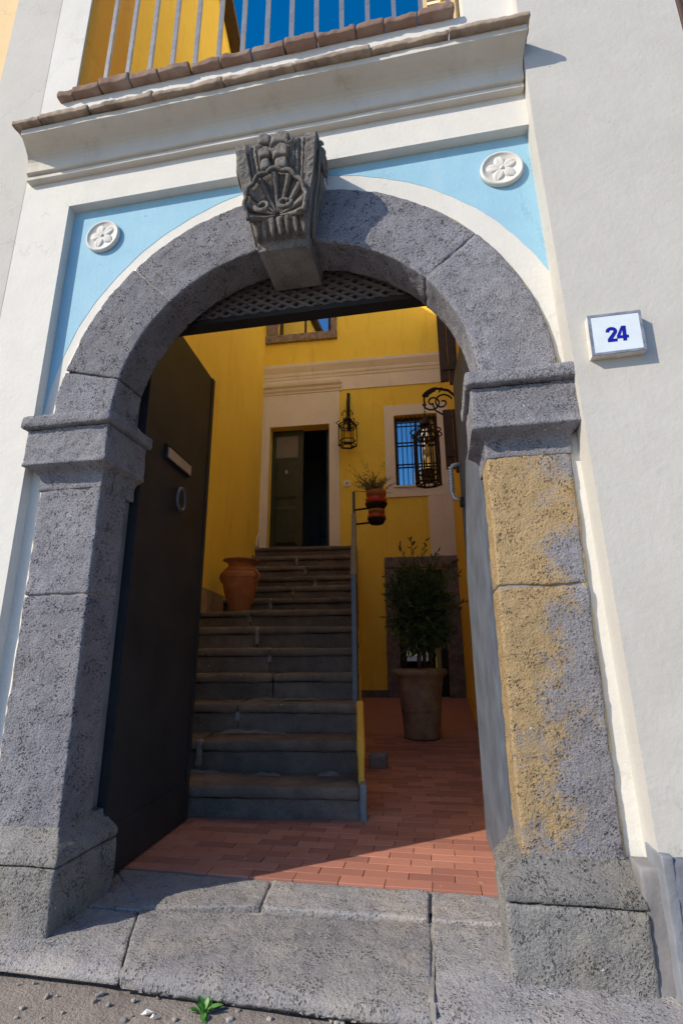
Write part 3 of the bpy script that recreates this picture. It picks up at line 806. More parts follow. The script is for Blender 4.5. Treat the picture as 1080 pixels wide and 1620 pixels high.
# ------------------------------------------------------------------ house number
SIGN = thing('house_number_tile', 'white glazed house number tile with blue 24 on the right pilaster', 'number sign', (1.31, -.10, 1.95))
def sign():
    q = [(1.213, 1.948), (1.397, 1.952), (1.399, 2.117), (1.216, 2.116)]
    def quad(p, ins):
        c = (sum(a for a, _ in p)/4, sum(b for _, b in p)/4)
        return [(a+(c[0]-a)*ins*1.0, b_+(c[1]-b_)*ins*1.1) for a, b_ in p]
    b = MB(); b.add(prismy(q, -.132, -.0995)); b.build('backing', M_mortarW, SIGN)
    a, c = quad(q, -.004), quad(q, .10); v = []; f = []
    for y in (-.136, -.1325):
        v += [(p[0], y, p[1]) for p in a]+[(p[0], y, p[1]) for p in c]
    for i in range(4):
        j = (i+1) % 4; f += [(i, j, 4+j, 4+i), (8+i, i+0, j, 8+j), (4+i, 4+j, 12+j, 12+i)]
    f = [q_ for q_ in f]
    mesh('rim', v, f, M_tileB, SIGN)
    b = MB(); b.add(prismy(quad(q, .095), -.1345, -.1322)); b.build('glazed_face', M_tileW, SIGN)
    # bold digits from polygons (unit height)
    def stroke(pts, ws):
        v = []; f = []
        n = len(pts)
        for i, p in enumerate(pts):
            a_ = pts[max(0, i-1)]; c_ = pts[min(n-1, i+1)]; tx, tz = c_[0]-a_[0], c_[1]-a_[1]; L = math.hypot(tx, tz)
            nx, nz = -tz/L, tx/L; w_ = ws[i] if hasattr(ws, '__len__') else ws
            v += [(p[0]+nx*w_/2, 0, p[1]+nz*w_/2), (p[0]-nx*w_/2, 0, p[1]-nz*w_/2)]
            if i: k = 2*i; f.append((k-2, k-1, k+1, k))
        return v, f
    two = [(.07, .66)]+[(.30+.225*math.cos(rad(t)), .705+.185*math.sin(rad(t))) for t in range(170, -31, -12)]+[(.36, .42), (.22, .24), (.13, .10)]
    def place(vf, x0, y):
        s = .059; return [(x0+p[0]*s*1.0+p[2]*s*.05, y, 1.997+p[2]*s*1.05) for p in vf[0]], vf[1]
    d = MB(); d.add(place(stroke(two, [.22]*(len(two)-3)+[.23, .24, .24]), 1.270, -.1352)); d.add(place(([(.04, 0, 0), (.60, 0, 0), (.60, 0, .2), (.04, 0, .2)], [(0, 1, 2, 3)]), 1.270, -.13535))
    d.build('digit', M_digit, SIGN)
    d = MB()
    d.add(place(([(.34, 0, 0), (.56, 0, 0), (.56, 0, 1), (.34, 0, 1)], [(0, 1, 2, 3)]), 1.3045, -.1352))
    d.add(place(([(.0, 0, .18), (.68, 0, .18), (.68, 0, .37), (.0, 0, .37)], [(0, 1, 2, 3)]), 1.3045, -.13535))
    d.add(place(([(.0, 0, .37), (.20, 0, .37), (.44, 0, 1), (.30, 0, 1)], [(0, 1, 2, 3)]), 1.3045, -.1355))
    d.build('digit', M_digit, SIGN)
sign()

# ------------------------------------------------------------------ balcony railing and shutter above
RAIL = thing('balcony_railing', 'grey iron railing of upright bars on the brick coping', 'railing', (-.2, .05, 4.04))
barsrc = None
for i in range(15):
    x = -1.168+.1435*i
    if barsrc is None:
        barsrc = MB().add(box(-.0115, .0115, -.009, .009, 0, 1.02)).build('bar', M_rail, RAIL); barsrc.location = (x, .05, 4.03)
    else: inst(barsrc, 'bar', RAIL, (x, .05, 4.03))
MB().add(box(-1.28, .90, .03, .07, 5.05, 5.075)).build('top_rail', M_rail, RAIL)
SH = thing('louvered_shutter', 'cream louvered shutter folded open at the right end of the railing', 'shutter', (.77, .12, 4.05))
b = MB(); b.add(box(.70, .735, .10, .14, 4.05, 6.2)); b.add(box(.865, .897, .10, .14, 4.05, 6.2)); b.add(box(.735, .865, .10, .14, 4.05, 4.10)); b.build('shutter_frame', M_peach, SH)
sl0 = None
for i in range(26):
    if sl0 is None:
        sl0 = MB().add(mapv(box(.736, .864, -.004, .004, -.022, .022), lambda x, y, z: (x, y+.12+z*.5, z))).build('slat', M_peach, SH); sl0.location = (0, 0, 4.125)
    else: inst(sl0, 'slat', SH, (0, 0, 4.125+.04*i))

# ------------------------------------------------------------------ carved lattice over the doors
LAT = thing('lattice_transom', 'dark carved lattice panel and black beam spanning under the arch', 'transom', (0, .24, 2.6))
MB().add(box(-.90, .93, .225, .30, 2.572, 2.598)).build('beam', M_black, LAT)
MB().add(box(-.90, .93, .275, .30, 2.5985, 2.95)).build('back_board', M_black, LAT)
# crossing ribs leave lozenge holes over the black board
def clipseg(x0, z0, dx, dz):
    t0, t1 = -9., 9.
    for p, d, lo, hi in ((x0, dx, -.85, .90), (z0, dz, 2.5985, 2.93)):
        a, c = (lo-p)/d, (hi-p)/d
        t0, t1 = max(t0, min(a, c)), min(t1, max(a, c))
    return (t0, t1) if t1-t0 > .03 else None
for sgn in (-1, 1):
    for k in range(-26, 27):
        x0 = .076*k+.02; r_ = clipseg(x0, 2.77, .076*sgn, .046)
        if not r_: continue
        if min(abs(x0+.076*sgn*t) for t in r_) > .78: continue
        yy = .246 if sgn < 0 else .250
        MB().add(bar((x0+.076*sgn*r_[0], yy, 2.77+.046*r_[0]), (x0+.076*sgn*r_[1], yy, 2.77+.046*r_[1]), .016, .022)).build('lattice_rib', M_lattice, LAT)
for k in range(7):
    MB().add(bar((-.85, .2475, 2.618+.046*k), (.90, .2475, 2.618+.046*k), .007, .014)).build('lattice_bar', M_lattice, LAT)
MB().add(box(.22, .228, .246, .262, 2.612, 2.94)).build('panel_joint', M_black, LAT)

# ------------------------------------------------------------------ the two door leaves
def leafpt(u, n, z): # u along leaf from hinge, n offset towards the passage
    return (-.805-.07*u+n, .262+u, z)
DL = thing('door_leaf', 'tall dark brown metal door leaf folded back on the left side', 'door', (-.81, .28, 0))
def lb(u0, u1, n0, n1, z0, z1, fn): return mapv(box(u0, u1, n0, n1, z0, z1), lambda u, n, z: fn(u, n, z))
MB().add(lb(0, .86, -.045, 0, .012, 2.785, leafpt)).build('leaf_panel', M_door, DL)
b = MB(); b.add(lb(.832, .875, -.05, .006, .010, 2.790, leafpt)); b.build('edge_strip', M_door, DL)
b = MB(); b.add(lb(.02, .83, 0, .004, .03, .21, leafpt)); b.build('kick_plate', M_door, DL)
ms = MB().add(lb(.215, .545, 0, .016, 1.950, 2.035, leafpt)).build('mail_slot', M_iron, DL)
MB().add(lb(.232, .538, .0165, .024, 1.958, 2.016, leafpt)).build('flap', M_brass, ms)
pts = [leafpt(.415+.062*math.cos(a), .022+.012*math.sin(a*.5), 1.768+.062*math.sin(a)) for a in np.linspace(0, 2*math.pi, 29)[:-1]]
rg = MB().add(sweep(pts, .0105, 8, True)).build('pull_ring', M_railD, DL, True)
MB().add(sweep([leafpt(.415, 0, 1.832), leafpt(.415, .034, 1.832)], .013, 10)).build('ring_boss', M_railD, rg, True)
def leafR(u, n, z): # right leaf
    return (.832-.061*u-n, .262+u, z)
DR = thing('door_leaf', 'blue grey door leaf folded back on the right, lit by the sun', 'door', (.87, .28, 0))
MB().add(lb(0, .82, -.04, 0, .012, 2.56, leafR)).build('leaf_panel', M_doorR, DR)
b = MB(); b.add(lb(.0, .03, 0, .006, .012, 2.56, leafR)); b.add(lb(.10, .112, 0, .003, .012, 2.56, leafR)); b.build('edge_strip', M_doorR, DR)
pts = [leafR(.72, .004, 1.98), leafR(.72, .05, 1.97), leafR(.72, .062, 1.94), leafR(.72, .062, 1.80), leafR(.72, .05, 1.77), leafR(.72, .004, 1.76)]
hd = MB().add(sweep(pts, .012, 10)).build('handle', M_grip, DR, True)
b = MB()
for k in range(9):
    z = 1.955-.018*k; c0 = Vector(leafR(.72, .062, z)); b.add(sweep([c0+Vector((0, 0, .007)), c0, c0-Vector((0, 0, .007))], [.012, .018, .012], 10))
b.build('grip_beads', M_grip, hd, True)
MB().add(lb(.70, .74, 0, .02, 1.72, 1.77, leafR)).build('escutcheon', M_iron, hd)

# ------------------------------------------------------------------ courtyard floor and tiles
RMP = .055
def fz(y): return max(0, (y-1.245)*RMP)
def floor_():
    v = [(-2.6, .30, -.012), (1.1, .30, -.012), (1.1, 1.245, -.008), (-2.6, 1.245, -.008), (1.1, 7.2, fz(7.2)-.008), (-2.6, 7.2, fz(7.2)-.008)]
    o = mesh('courtyard_floor', v, [(0, 1, 2, 3), (3, 2, 4, 5)], M_joint)
    tag(o, 'red terracotta tiled floor of the passage behind the threshold', 'floor', kind='structure')
    PX, PY = .192, .0755
    vf = rbox(-PX/2+.0012, PX/2-.0012, -PY/2+.0012, PY/2-.0012, -.012, .0, .0022, None)
    src = None; cnt = 0; r_ = 0; y = .472+PY/2; rest = MB()
    while y < 6.28:
        xl = -.92 if y < 1.28 else .155-.153*(y-1.3)
        x = xl+(PX/2 if r_ % 2 else 0.0)+rnd.uniform(-.006, .006)
        while x < 1.05:
            dz = rnd.uniform(-.0010, .0010); rot = (math.atan(RMP) if y > 1.245 else 0, 0, rnd.uniform(-.006, .006))
            if src is None:
                src = mesh('tile', vf[0], vf[1], M_tile, o); src.location = (x, y, fz(y)+dz); src.rotation_euler = rot
            elif cnt < 298: inst(src, 'tile', o, (x, y, fz(y)+dz), rot)
            else:
                a, c = PX/2-.0015, PY/2-.0015
                rest.add(([(x+p, y+q, fz(y+q)) for p, q in ((-a, -c), (a, -c), (a, c), (-a, c))]+[(x+p, y+q, fz(y+q)-.008) for p, q in ((-a, -c), (a, -c), (a, c), (-a, c))], [(0, 1, 2, 3), (0, 4, 5, 1), (1, 5, 6, 2), (2, 6, 7, 3), (3, 7, 4, 0)]))
            cnt += 1
            x += PX
        y += PY; r_ += 1
    if rest.v: rest.build('far_tiles', M_tile, o, kind='stuff')
    print('tiles', cnt)
floor_()

# ------------------------------------------------------------------ stairs
STAIR = thing('stone_staircase', 'dark lava stone staircase climbing from the tiled passage to the green door', 'stairs', (-.7, 1.3, 0))
SY = [1.245, 1.561, 1.894, 2.195, 2.49, 2.78, 3.325, 4.147, 4.659, 5.15, 5.50, 5.784, 6.057]
SZ = [.172+.198*min(i, 6)+.208*max(0, i-6) for i in range(13)]
SK, FK = -.153, .0875
def smap(y0):
    ax, ay = .119+SK*(y0-1.245), y0+.035
    return lambda x, y, z: (ax+x+SK*y, ay+y+FK*x, z)
def stairs():
    frac = [None, .62, .52, .40, .45, .55, .66, .62, .5, .35, .45, .55, None]
    for i in range(13):
        y0 = SY[i]; y1 = SY[i+1] if i < 12 else 6.55
        zt = SZ[i]; zb = SZ[i-1] if i else 0.0; fn = smap(y0); Wt = 1.70
        spl = [-Wt, 0] if frac[i] is None else [-Wt, -Wt*frac[i], 0]
        near = i < 7; seg = .02 if near else .035
        for a, c in zip(spl[:-1], spl[1:]):
            b = MB()
            dz = rnd.uniform(-.004, .004)
            vf = rough(rbox(a+.001, c-.001, -.012, (y1-y0)+.09, zt-.068, zt+dz, .028, seg), [(.013, 4.5, 4), (.005, 26, 3)], 100+i*2)
            b.add(mapv(vf, fn))
            vf = rough(rbox(a+.004, c-.004, .022, .30, zb-.01, zt-.070, .008, seg), [(.010, 7, 4), (.006, 34, 3)], 200+i*2)
            b.add(mapv(vf, fn))
            b.build('step', M_step, STAIR, True)
        if frac[i] is not None and i not in (3,):
            vf = rough(rbox(-Wt*frac[i]-.022, -Wt*frac[i]+.020, -.0085 if i % 2 else .012, .06, zt-(.16 if i % 2 else .12), zt-.004, .010, .012), [(.014, 18, 3), (.006, 50, 2)], 300+i)
            mesh('mortar_patch', mapv(vf, fn)[0], vf[1], M_smear, STAIR, True)
    # cement smears along the back of the lower treads
    for i in (0, 1, 2):
        fn = smap(SY[i+1]); v = []; f = []; n = 60
        for k in range(n+1):
            x = -1.65+1.6*k/n; h = .11*float(fbm(np.array([[x, i*3.3, 0]]), 2.6, 4, 70+i)[0])-.004
            for (yy, zz) in ((.012, SZ[i]+h), (-.02, SZ[i]+h*.4), (-.05-.5*h, SZ[i]+min(.004, h*.2))): v.append(fn(x, yy, zz))
        for k in range(n):
            for q in range(2): f.append((k*3+q, k*3+q+1, k*3+q+4, k*3+q+3))
        mesh('cement_smear', v, f, M_smear, STAIR, True)
    # core and yellow stringer wall on the passage side
    prof = [(SY[0]+.10, -.02)]
    for i in range(13):
        prof += [(SY[i]+.10, SZ[i]-.03), ((SY[i+1] if i < 12 else 6.6)+.10, SZ[i]-.03)]
    prof += [(6.7, -.02)]
    def px(poly, x0, x1):
        v, f = prismx(poly, x0, x1)
        return [(.119+SK*(y-1.245)+x, y, z) for x, y, z in v], f
    core = MB().add(px(prof, -1.66, -.012)); core.build('core', M_step, STAIR)
    p2 = [(y+.02, z+.0) for y, z in prof]; p2[0] = (1.34, -.02)
    p2 = [p2[0], (1.34, .16)]+[(y+.0, z-.02) for y, z in p2[2:]]
    MB().add(px(p2, -.010, .022)).build('stringer_wall', M_orange, STAIR)
    vf = rough(rbox(-.004, .040, 1.27, 1.46, -.01, .19, .014, .014), [(.010, 12, 3)], 5)
    mesh('stringer_foot', [(.119+SK*(y-1.245)+x, y, z) for x, y, z in vf[0]], vf[1], M_cementL, STAIR, True)
    # ragged yellow plaster tongue beside the first steps
    vf = rough(rbox(-.012, .030, 1.36, 1.70, .20, .46, .012, .016), [(.012, 10, 3)], 6)
    mesh('stringer_patch', [(.119+SK*(y-1.245)+x, y, z+(y-1.4)*.55-.02) for x, y, z in vf[0]], vf[1], M_orange, STAIR, True)
stairs()
# stair railing in the plane of the stair edge
SR = thing('stair_railing', 'blue grey iron stair railing seen end on along the right edge', 'railing', (0, 2, .6))
def se(y, z, dx=.0): return (.119+SK*(y-1.245)-.022+dx, y, z)
b = MB(); b.add(bar(se(1.98, .555), se(1.98, 1.50), .034, .05)); b.build('newel_post', M_railD, SR)
b = MB(); b.add(bar(se(1.96, 1.49), se(3.33, 2.36), .046, .02)); b.add(bar(se(3.33, 2.36), se(4.10, 2.42), .046, .02)); b.build('handrail', M_railD, SR)
b = MB(); b.add(bar(se(4.10, 1.35), se(4.10, 2.86), .032, .04)); b.build('newel_post', M_railD, SR)
bs0 = None
for i, y in enumerate(np.arange(2.15, 4.05, .155)):
    zb = SZ[max(k for k in range(13) if SY[k]+.03 <= y)]; zt = 1.49+(y-1.96)*.635 if y < 3.33 else 2.36+(y-3.33)*.078
    MB().add(bar(se(y, zb-.01), se(y, zt), .014, .014)).build('baluster', M_railD, SR)
rb = MB().add(sweep([se(2.62, .98, .028), se(2.62, .98, -.02)], .022, 10)); rb.build('rail_knob', M_railD, SR, True)

# ------------------------------------------------------------------ house at the back of the courtyard (local frame s along the wall, n towards the viewer, z)
TH = rad(2.5); BO = Vector((-.7, 6.3, 0)); BU = Vector((math.cos(TH), math.sin(TH), 0)); BN = Vector((math.sin(TH), -math.cos(TH), 0))
def bw(s, n, z): p = BO+BU*s+BN*n; return (p.x, p.y, z)
HB = thing('courtyard_house', 'yellow house at the back of the courtyard with a green door and barred window', 'house', (-.7, 6.3, 0))
def bb(s0, s1, n0, n1, z0, z1): return mapv(box(s0, s1, n0, n1, z0, z1), bw)
def wall_holes(s0, s1, z0, z1, holes, depth):
    S = sorted({s0, s1, *[h[0] for h in holes], *[h[1] for h in holes]}); Z = sorted({z0, z1, *[h[2] for h in holes], *[h[3] for h in holes]})
    b = MB()
    for i in range(len(S)-1):
        for k in range(len(Z)-1):
            cs, cz = (S[i]+S[i+1])/2, (Z[k]+Z[k+1])/2
            if any(h[0] < cs < h[1] and h[2] < cz < h[3] for h in holes): continue
            b.add(([bw(S[i], 0, Z[k]), bw(S[i+1], 0, Z[k]), bw(S[i+1], 0, Z[k+1]), bw(S[i], 0, Z[k+1])], [(0, 1, 2, 3)]))
    for (a, c, d, e) in holes:
        q = [(a, d), (c, d), (c, e), (a, e)]
        for i in range(4):
            (p, r_), (p2, r2) = q[i], q[(i+1) % 4]
            b.add(([bw(p, 0, r_), bw(p2, 0, r2), bw(p2, -depth, r2), bw(p, -depth, r_)], [(3, 2, 1, 0)]))
    return b
HOL = [(-1.478, -.40, 2.60, 4.86), (.738, 1.479, 3.63, 4.93), (.70, 1.43, .25, 2.225), (-1.385, -.373, 6.735, 8.1)]
wall_holes(-1.72, 1.78, -.1, 9.2, HOL, .22).build('wall', M_yellow, HB)
MB().add(bb(-1.72, 1.78, -.1, 0, 9.2, 13.0)).build('bounce_wall', M_peachw, HB)  # invented wall out of view, added to bounce sunlight down
def room(a, c, d, e, dep):
    b = MB(); b.add(bb(a, c, -dep, -.2205, d, e)); v, f = b.v, b.f
    f = [q for q in f]  # closed dark room, its front side left out
    keep = []
    for q in f:
        ctr = sum((Vector(v[i]) for i in q), Vector())/len(q)
        n = (ctr-BO).dot(BN)
        if n > -.25: continue
        keep.append(q[::-1])
    return v, keep
mesh('inner_room', *room(-1.60, .2, 2.58, 5.4, 3.0), M_dark, HB)
mesh('inner_room', *room(.65, 1.60, 3.3, 5.3, 1.5), M_dark, HB)
mesh('inner_room', *room(.60, 1.60, .2, 2.4, 3.0), M_dark, HB)
mesh('inner_room', *room(-1.6, -.2, 6.5, 8.4, 1.5), M_dark, HB)
b = MB()
# string course and door entablature
def mould(s0, s1, prof):
    n = len(prof); v = [bw(s, p[0], p[1]) for s in (s0, s1) for p in prof]
    f = [(i, i+1, n+i+1, n+i) for i in range(n-1)]+[tuple(range(n-1, -1, -1)), tuple(range(n, 2*n))]
    return v, f
mesh('string_course', *mould(-1.72, 1.68, [(0, 5.52), (.018, 5.52), (.018, 5.78), (.03, 5.80), (.035, 5.83), (.028, 5.84), (.045, 5.86), (.05, 5.90), (.042, 5.91), (.075, 5.97), (.10, 6.02), (.105, 6.07), (0, 6.07)]), M_trim, HB)
mesh('door_cornice', *mould(-1.72, -.17, [(0, 5.49), (.03, 5.50), (.035, 5.53), (.06, 5.56), (.065, 5.60), (.10, 5.63), (.11, 5.68), (.019, 5.70)]), M_trim, HB)
b = MB(); b.add(bb(-1.715, -.215, .0, .022, 5.185, 5.492)); b.build('door_frieze', M_trim, HB)
b = MB(); b.add(bb(-1.70, -1.478, 0, .034, 2.60, 5.185)); b.add(bb(-.40, -.218, 0, .034, 2.60, 5.185)); b.add(bb(-1.478, -.40, 0, .034, 4.86, 5.185)); b.build('door_surround', M_trim, HB)
# the door: left leaf shut, right leaf open into the dark
dl = MB().add(bb(-1.477, -.90, -.20, -.155, 2.62, 4.858)).build('door_leaf', M_green, HB)
MB().add(bb(-1.40, -1.00, -.1545, -.150, 4.33, 4.74)).build('glazed_panel', M_frost, dl)
def panel(s0, s1, z0, z1):
    b = MB()
    v = [bw(s0, -.1545, z0), bw(s1, -.1545, z0), bw(s1, -.1545, z1), bw(s0, -.1545, z1), bw(s0+.05, -.128, z0+.05), bw(s1-.05, -.128, z0+.05), bw(s1-.05, -.128, z1-.05), bw(s0+.05, -.128, z1-.05)]
    return v, [(0, 1, 5, 4), (1, 2, 6, 5), (2, 3, 7, 6), (3, 0, 4, 7), (4, 5, 6, 7)]
mesh('raised_panel', *panel(-1.41, -.98, 3.55, 4.22), M_green, dl)
mesh('raised_panel', *panel(-1.41, -.98, 2.72, 3.42), M_green, dl)
MB().add(bb(-1.215, -1.175, -.1275, -.115, 4.02, 4.08)).build('door_plate', M_brass, dl)
MB().add(bb(-.48, -.405, -.75, -.2, 2.62, 4.858)).build('open_leaf', M_green, HB)
# barred window with its frame
b = MB(); b.add(bb(.572, .738, 0, .03, 3.44, 5.125)); b.add(bb(1.479, 1.66, 0, .03, 3.44, 5.125)); b.add(bb(.738, 1.479, 0, .03, 4.93, 5.125)); b.add(bb(.738, 1.479, 0, .03, 3.44, 3.60)); b.build('window_surround', M_trim, HB)
MB().add(bb(1.255, 1.66, 0, .028, 2.28, 3.438)).build('pilaster_strip', M_trim, HB)
MB().add(bb(.70, 1.50, -.05, .06, 3.602, 3.632)).build('window_sill', M_trim, HB)
wf = MB(); wf.add(bb(.739, .775, -.14, -.10, 3.632, 4.929)); wf.add(bb(1.442, 1.478, -.14, -.10, 3.632, 4.929)); wf.add(bb(1.09, 1.13, -.14, -.10, 3.632, 4.929)); wf.add(bb(.775, 1.442, -.14, -.10, 4.885, 4.929)); wf.add(bb(.775, 1.442, -.14, -.10, 3.632, 3.675))
wf = wf.build('window_frame', M_wood, HB)
for a, c in ((.775, 1.09), (1.13, 1.442)):
    MB().add(bb(a, c, -.125, -.12, 3.675, 4.885)).build('pane', M_glass, wf)
gr = MB().add(bb(.74, 1.478, -.052, -.042, 4.02, 4.045)).add(bb(.74, 1.478, -.052, -.042, 4.42, 4.445)).add(bb(.74, 1.478, -.052, -.042, 4.80, 4.82)).build('window_grille', M_iron, HB)
gb = None
for i in range(9):
    s = .785+.081*i
    if gb is None: gb = mesh('grille_bar', *bb(-.007, .007, -.041, -.030, 3.632, 4.928), M_iron, gr); gb0 = Vector(bw(0, 0, 0)); gb.location = BU*s
    else: inst(gb, 'grille_bar', gr, BU*s)
# upper window with rough stone frame
def rstone(name, s0, s1, n0, n1, z0, z1, mat, parent, seed):
    vf = rough(rbox(s0, s1, n0, n1, z0, z1, .012, .035), [(.010, 9, 3), (.006, 30, 2)], seed); return mesh(name, *mapv(vf, bw), mat, parent, True)
b1 = rstone('stone_sill', -1.62, -.25, -.05, .06, 6.585, 6.745, M_stoneW, HB, 3)
rstone('stone_jamb', -1.60, -1.385, -.05, .035, 6.745, 8.25, M_stoneW, HB, 4); rstone('stone_jamb', -.373, -.255, -.05, .035, 6.745, 8.25, M_stoneW, HB, 5)
uw = MB(); uw.add(bb(-1.384, -1.32, -.14, -.10, 6.736, 8.1)); uw.add(bb(-.435, -.374, -.14, -.10, 6.736, 8.1)); uw.add(bb(-.90, -.86, -.14, -.10, 6.736, 8.1)); uw.add(bb(-1.32, -.435, -.14, -.10, 6.736, 6.78))
uw = uw.build('upper_window_frame', M_wood, HB)
for a, c in ((-1.32, -.90), (-.86, -.435)): MB().add(bb(a, c, -.125, -.12, 6.78, 8.1)).build('pane', M_glass, uw)
# ground floor door in stone, glazed and dark
rstone('stone_jamb', .50, .70, -.10, .05, .24, 2.235, M_stoneD, HB, 6); rstone('stone_jamb', 1.43, 1.66, -.10, .05, .24, 2.235, M_stoneD, HB, 7); rstone('stone_lintel', .50, 1.66, -.10, .055, 2.24, 2.42, M_stoneD, HB, 8)
gd = MB(); gd.add(bb(.702, .80, -.16, -.12, .27, 2.23)); gd.add(bb(1.33, 1.428, -.16, -.12, .27, 2.23)); gd.add(bb(.80, 1.33, -.16, -.12, .27, .62)); gd.add(bb(.80, 1.33, -.16, -.12, 1.00, 1.05)); gd.add(bb(.80, 1.33, -.16, -.12, 2.12, 2.23)); gd.add(bb(1.04, 1.09, -.16, -.12, .62, 2.12))
gd = gd.build('glazed_door', M_black, HB)
for a, c, d, e in ((.80, 1.04, .62, 1.0), (1.09, 1.33, .62, 1.0), (.80, 1.04, 1.05, 2.12), (1.09, 1.33, 1.05, 2.12)): MB().add(bb(a, c, -.145, -.14, d, e)).build('pane', M_glassD, gd)
MB().add(bb(-1.0, .50, 0, .02, .2, .38)).build('skirting', M_stoneD, HB)
MB().add(bb(-1.75, 1.85, -.3, .1, 13.0, 13.1)).build('roof_edge', M_wood, HB)

# side walls of the courtyard
def lx(y): return -1.55+SK*(y-1.2)
LH = thing('side_house', 'tall yellow side wall rising left of the stairs to a dark eave', 'house', (-2, 3, 0))
v = []; 
for y in (.36, 6.75): v += [(lx(y), y, -.1), (lx(y), y, 9.11), (lx(y)-.3, y, 9.11), (lx(y)-.3, y, -.1)]
mesh('wall', v, [(0, 4, 5, 1), (1, 5, 6, 2), (3, 2, 6, 7), (0, 1, 2, 3), (4, 7, 6, 5)], M_yellow, LH)
v = []
for y in (.36, 8.0): v += [(lx(y)+.16, y, 9.12), (lx(y)+.16, y, 9.22), (lx(y)-3.0, y, 10.2), (lx(y)-3.0, y, 9.12)]
mesh('eave', v, [(0, 4, 5, 1), (1, 5, 6, 2), (3, 7, 4, 0), (0, 1, 2, 3), (4, 7, 6, 5)], M_wood, LH)
for k, (y0, y1, z0) in enumerate(((3.1, 4.35, SZ[6]), (4.355, 4.86, SZ[7]), (4.865, 5.35, SZ[8]), (5.355, 5.70, SZ[9]), (5.705, 5.98, SZ[10]), (5.985, 6.26, SZ[11]))):
    b = MB(); v, f = box(0, .022, y0, y1, z0-.02, z0+.25); b.add(([(lx(y)+x, y, z) for x, y, z in v], f)); b.build('skirting_stone', M_skirt, LH)
v, f = prismx([(6.0, SZ[12]), (6.27, SZ[12]), (6.27, SZ[12]+.36), (6.0, SZ[12]+.16)], 0, .02)
mesh('skirting_stone', [(lx(y)+x, y, z) for x, y, z in v], f, M_trim, LH)
RWL = thing('passage_wall', 'yellow wall closing the right side of the passage', 'wall', (1.0, 3, 0))
MB().add(box(.955, 1.2, .345, 6.5, -.1, 6.0)).build('wall', M_yellow, RWL)
MB().add(box(.955, 1.2, .345, 6.5, 6.0, 13.0)).build('bounce_wall', M_peachw, RWL)  # unseen, built tall and pale so its sunlit face brightens the courtyard
MB().add(box(.90, .9545, .345, 6.5, 5.93, 6.05)).build('string_course', M_trim, RWL)
MB().add(box(.951, .956, .9, 6.3, -.1, .40)).build('skirting', M_yellow, RWL)
MB().add(box(.90, 1.35, 0.36, 6.5, 13.005, 13.06)).build('wall_cap', M_brick, RWL)

# ------------------------------------------------------------------ wooden shutters on the right wall
for (x0, y0, z0, z1, lab) in ((.772, 3.0, 3.66, 5.2, 'dark brown wooden shutter open high on the right passage wall'), (.768, 2.92, 2.655, 3.29, 'dark wooden board fixed under the scrolled lantern bracket')):
    S_ = thing('wooden_shutter', lab, 'shutter', (.9, y0, z0))
    for k in range(2):
        xa = x0+(.954-x0)*k/2; xb = x0+(.954-x0)*(k+1)/2-.003
        MB().add(rbox(xa, xb, y0, y0+.035, z0+(-.04*k), z1, .004)).build('board', M_wood, S_)
    MB().add(box(x0+.01, .95, y0-.015, y0-.001, z0+.12, z0+.19)).build('batten', M_wood, S_)

